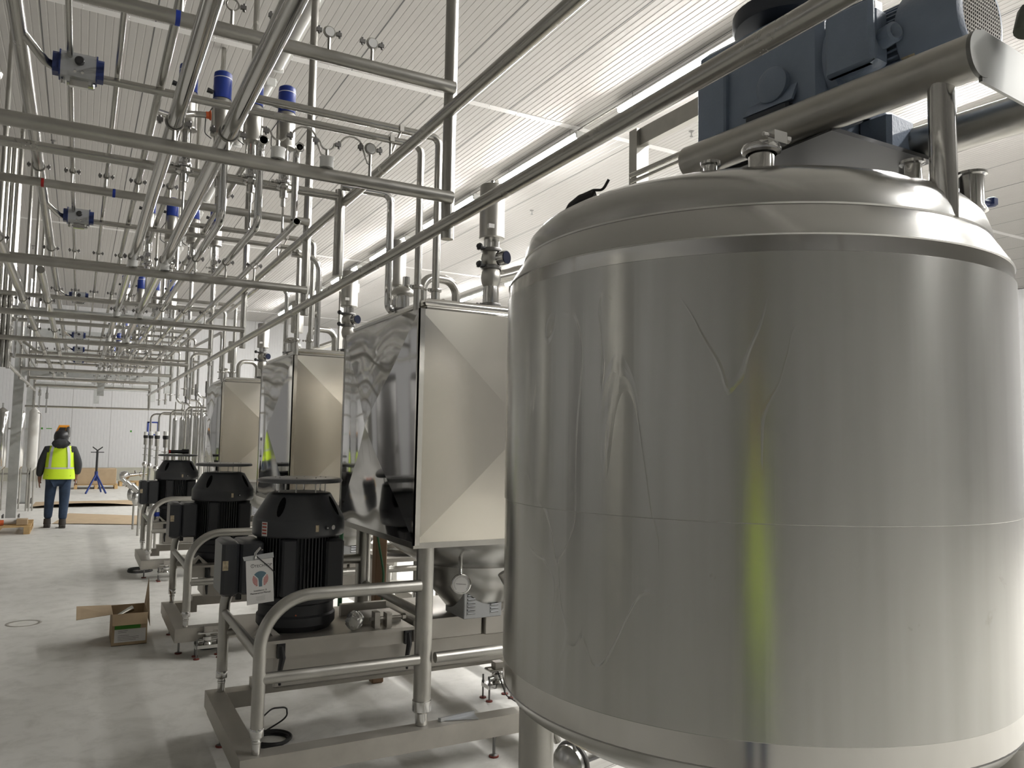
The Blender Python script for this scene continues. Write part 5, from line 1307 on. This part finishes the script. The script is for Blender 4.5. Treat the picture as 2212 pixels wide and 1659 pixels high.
# water bottle behind farthest guard
mb = MB(); mb.lathe([(.03, 0), (.032, .01), (.032, .15), (.014, .19), (.014, .21)], (.90, 4.42 + SK[2], .602), (0, 0, 1), 18)
t = thing('water_bottle', 'clear plastic water bottle on the farthest skid plate', 'bottle', (.90, 4.42 + SK[2], .602)); mb.part('body', 'clear_plastic', t)
MB().lathe([(.0325, .06), (.0325, .11)], (.90, 4.42 + SK[2], .602), (0, 0, 1), 18, caps=False).part('label', 'blue_tape', t, 'blue label band')

# ================================================================ WALKING PERSON
def skin_mesh(verts, edges, radii, name, m, parent, sub=2):
    me = bpy.data.meshes.new(name); me.from_pydata([Vector(v) for v in verts], edges, [])
    ob = bpy.data.objects.new(name, me); COL.objects.link(ob)
    md = ob.modifiers.new('s', 'SKIN'); md.use_smooth_shade = True
    for i, r in enumerate(radii):
        rr = r if isinstance(r, tuple) else (r, r)
        me.skin_vertices[0].data[i].radius = rr
    me.skin_vertices[0].data[0].use_root = True
    sb = ob.modifiers.new('b', 'SUBSURF'); sb.levels = sub; sb.render_levels = sub
    dg = bpy.context.evaluated_depsgraph_get(); m2 = bpy.data.meshes.new_from_object(ob.evaluated_get(dg))
    bpy.data.objects.remove(ob)
    m2.name = name; m2.materials.clear(); m2.materials.append(MATS[m])
    m2.polygons.foreach_set('use_smooth', [True] * len(m2.polygons))
    o = bpy.data.objects.new(name, m2); COL.objects.link(o); o.parent = parent
    return o
def person(P0, label, shot=False):
    P0 = Vector(P0)
    t = thing('person', label, 'person', P0)
    # local coordinates, facing +y, x to the right
    V = [(0, 0, .93), (0, .0, 1.08), (0, .0, 1.24), (0, .0, 1.38), (0, .01, 1.47), (0, .03, 1.56), (0, .04, 1.64),     # 0-6 pelvis..head
         (-.20, 0, 1.37), (-.275, -.01, 1.12), (-.30, .07, .90), (-.30, .10, .82),                                      # 7-10 left arm, hand
         (.20, 0, 1.37), (.285, -.02, 1.12), (.27, .10, .93), (.26, .14, .85),                                          # 11-14 right arm, hand
         (-.11, 0, .88), (-.13, .08, .50), (-.14, .10, .12), (-.15, .21, .04),                                          # 15-18 left leg, toe
         (.10, 0, .88), (.10, .03, .48), (.09, -.06, .09), (.095, .07, .035)]                                           # 19-22 right leg
    E = [(0, 1), (1, 2), (2, 3), (3, 4), (4, 5), (5, 6), (3, 7), (7, 8), (8, 9), (9, 10), (3, 11), (11, 12), (12, 13), (13, 14),
         (0, 15), (15, 16), (16, 17), (17, 18), (0, 19), (19, 20), (20, 21), (21, 22)]
    R = [(.15, .11), (.15, .11), (.16, .12), (.15, .11), .06, (.085, .10), (.07, .085), .065, .048, .036, .03, .065, .048, .036, .03,
         .09, .06, .045, .035, .09, .06, .045, .035]
    if shot:
        V[8:11] = [(-.26, .08, 1.18), (-.10, .22, 1.42), (-.06, .26, 1.50)]; V[12:15] = [(.26, .08, 1.18), (.10, .22, 1.42), (.06, .26, 1.50)]
    # fingers
    for (w, sx) in ((10, -1), (14, 1)):
        wv = Vector(V[w]); base = w
        for q, (dy, ln) in enumerate(((-.028, .075), (-.010, .085), (.010, .08), (.026, .062))):
            a = wv + Vector((0, dy, -.035)); b = a + Vector((.0, .012, -ln * .55)); c = b + Vector((-sx * .012, .014, -ln * .45))
            i = len(V); V += [tuple(a), tuple(b), tuple(c)]; E += [(base, i), (i, i + 1), (i + 1, i + 2)]; R += [.011, .0095, .008]
        a = wv + Vector((-sx * .01, .035, -.005)); b = a + Vector((-sx * .015, .02, -.035)); i = len(V)
        V += [tuple(a), tuple(b)]; E += [(base, i), (i, i + 1)]; R += [.012, .009]
    skin_mesh(V, E, R, 'body', 'skin', t)
    # face details hidden on the far side: nose and ears keep the head human
    mb = MB(); o = P0
    for sx in (-1, 1): mb.lathe([(.001, 0), (.022, .004), (.018, .012), (.001, .014)], o + Vector((sx * .078, .03, 1.60)), (sx, 0, 0), 10)
    mb.tube([o + Vector((0, .125, 1.61)), o + Vector((0, .15, 1.575))], [.010, .015], 8); mb.part('ears_and_nose', 'skin', t)
    # hoodie
    V = [(0, 0, .92), (0, -.0, 1.08), (0, -.0, 1.25), (0, -.0, 1.38), (0, .0, 1.47),
         (-.20, 0, 1.38), (-.285, -.01, 1.13), (-.31, .07, .90), (.20, 0, 1.38), (.295, -.02, 1.13), (.28, .09, .94)]
    E = [(0, 1), (1, 2), (2, 3), (3, 4), (3, 5), (5, 6), (6, 7), (3, 8), (8, 9), (9, 10)]
    if shot: V[6:8] = [(-.26, .07, 1.18), (-.13, .19, 1.38)]; V[9:11] = [(.26, .07, 1.18), (.13, .19, 1.38)]
    R = [(.185, .14), (.18, .14), (.185, .145), (.17, .13), (.085, .09), .088, .072, .058, .088, .072, .058]
    skin_mesh(V, E, R, 'hoodie', 'hoodie', t)
    mb = MB(); blob(mb, o + Vector((0, -.105, 1.49)), .09, 5, (1.5, .75, .95), 10); mb.part('hood', 'hoodie', t)
    # jeans
    V = [(0, 0, .90), (-.11, 0, .84), (-.13, .08, .50), (-.14, .10, .14), (.10, 0, .84), (.10, .03, .48), (.09, -.05, .12)]
    E = [(0, 1), (1, 2), (2, 3), (0, 4), (4, 5), (5, 6)]
    R = [(.16, .12), (.105, .115), .085, .07, (.105, .115), .085, .07]
    skin_mesh(V, E, R, 'jeans', 'jeans', t)
    # boots
    for (x, y, z, rot) in ((-.145, .13, .0, .0), (.092, -.02, .0, .0)):
        mb = MB(); mb.tube([o + Vector((x, y - .05, z + .16)), o + Vector((x, y - .05, z + .06)), ], [.055, .06], 14)
        mb.cbox(o + Vector((x - .052, y - .12, z)), o + Vector((x + .052, y + .16, z + .075)), .025); mb.cbox(o + Vector((x - .054, y - .125, z)), o + Vector((x + .054, y + .165, z + .022)), .008); mb.part('boot', 'boot', t)
    # vest: open shell around the torso, with reflective bands
    def sec(z, rx, ry, cy=0, n=28, off=0):
        return [o + Vector(((rx + off) * math.copysign(abs(math.cos(a)) ** .8, math.cos(a)), cy + (ry + off) * math.copysign(abs(math.sin(a)) ** .8, math.sin(a)), z)) for a in [2 * PI * k / n for k in range(n)]]
    prof = [(.865, .252, .198, 0), (.95, .246, .193, 0), (1.08, .228, .178, 0), (1.22, .225, .172, 0), (1.33, .222, .160, 0), (1.40, .205, .142, 0), (1.455, .165, .112, .0)]
    mb = MB(); n = 28; vs = []; fs = []
    for (z, rx, ry, cy) in prof: vs += sec(z, rx, ry, cy)
    for i in range(len(prof) - 1):
        for k in range(n): fs.append((i*n+k, i*n+(k+1) % n, (i+1)*n+(k+1) % n, (i+1)*n+k))
    mb.add(vs, fs); v = mb.part('vest', 'vest_yellow', t)
    def band(z0, z1):
        mb = MB(); vs = sec(z0, .226 + (1.08 - z0) * .0, .176, 0, n, .006) + sec(z1, .226, .176, 0, n, .006)
        mb.add(vs, [(k, (k+1) % n, (k+1) % n + n, k + n) for k in range(n)]); mb.part('reflective_band', 'reflective', v, 'silver reflective band')
    band(1.035, 1.075)
    for sx in (-1, 1):
        for sy in (-1, 1):
            mb = MB(); pts = [(.150, .168, 1.06), (.145, .170, 1.20), (.135, .158, 1.33), (.125, .138, 1.40), (.11, .105, 1.455)]
            vs = []
            for (x, y, z) in pts:
                for dx in (-.022, .022): vs.append(o + Vector((sx * (x + dx), sy * (y + .012 - (.02 if dx > 0 else 0)), z)))
            mb.add(vs, [(2*i, 2*i+1, 2*i+3, 2*i+2) for i in range(len(pts) - 1)]); mb.part('reflective_band', 'reflective', v, 'silver reflective band')
    # welding helmet flipped up on the head
    h = MB().lathe([(.001, .13), (.06, .122), (.10, .09), (.118, .04), (.12, -.02), (.112, -.06)], o + Vector((0, .02, 1.61)), (0, -.25, 1), 24).part('welding_helmet', 'helmet_black', t, 'black and orange welding helmet')
    mb = MB(); mb.prism([o + Vector(p) for p in ((-.10, -.01, 1.68), (.10, -.01, 1.70), (.115, .06, 1.81), (-.05, .06, 1.81))], (0, 0, 0), (0, .10, .02)); mb.part('visor', 'helmet_orange', h, 'orange visor shell')
    mb = MB(); mb.prism([o + Vector(p) for p in ((-.06, -.014, 1.715), (.05, -.014, 1.725), (.06, .03, 1.785), (-.035, .03, 1.785))], (0, 0, 0), (0, -.006, 0)); mb.part('visor_window', 'helmet_black', h)
    mb = MB(); mb.cbox(o + Vector((.07, -.02, 1.60)), o + Vector((.135, .17, 1.80)), .02); mb.part('helmet_side', 'steel_dark', h)
    mb = MB(); mb.tube([o + Vector((-.12, -.03, 1.52)), o + Vector((-.02, -.11, 1.515)), o + Vector((.11, -.06, 1.535))], .016, 8, bend=.08); mb.part('head_strap', 'helmet_black', h)
    if shot:
        t.rotation_euler = (0, 0, -.6)
person((-.27, 16.3, 0), 'person in a yellow reflective vest, jeans and raised welding helmet walking away')
person((-.08, -.44, 0), 'person in a yellow vest behind the camera, mirrored as a blur in the mixing tank', True)
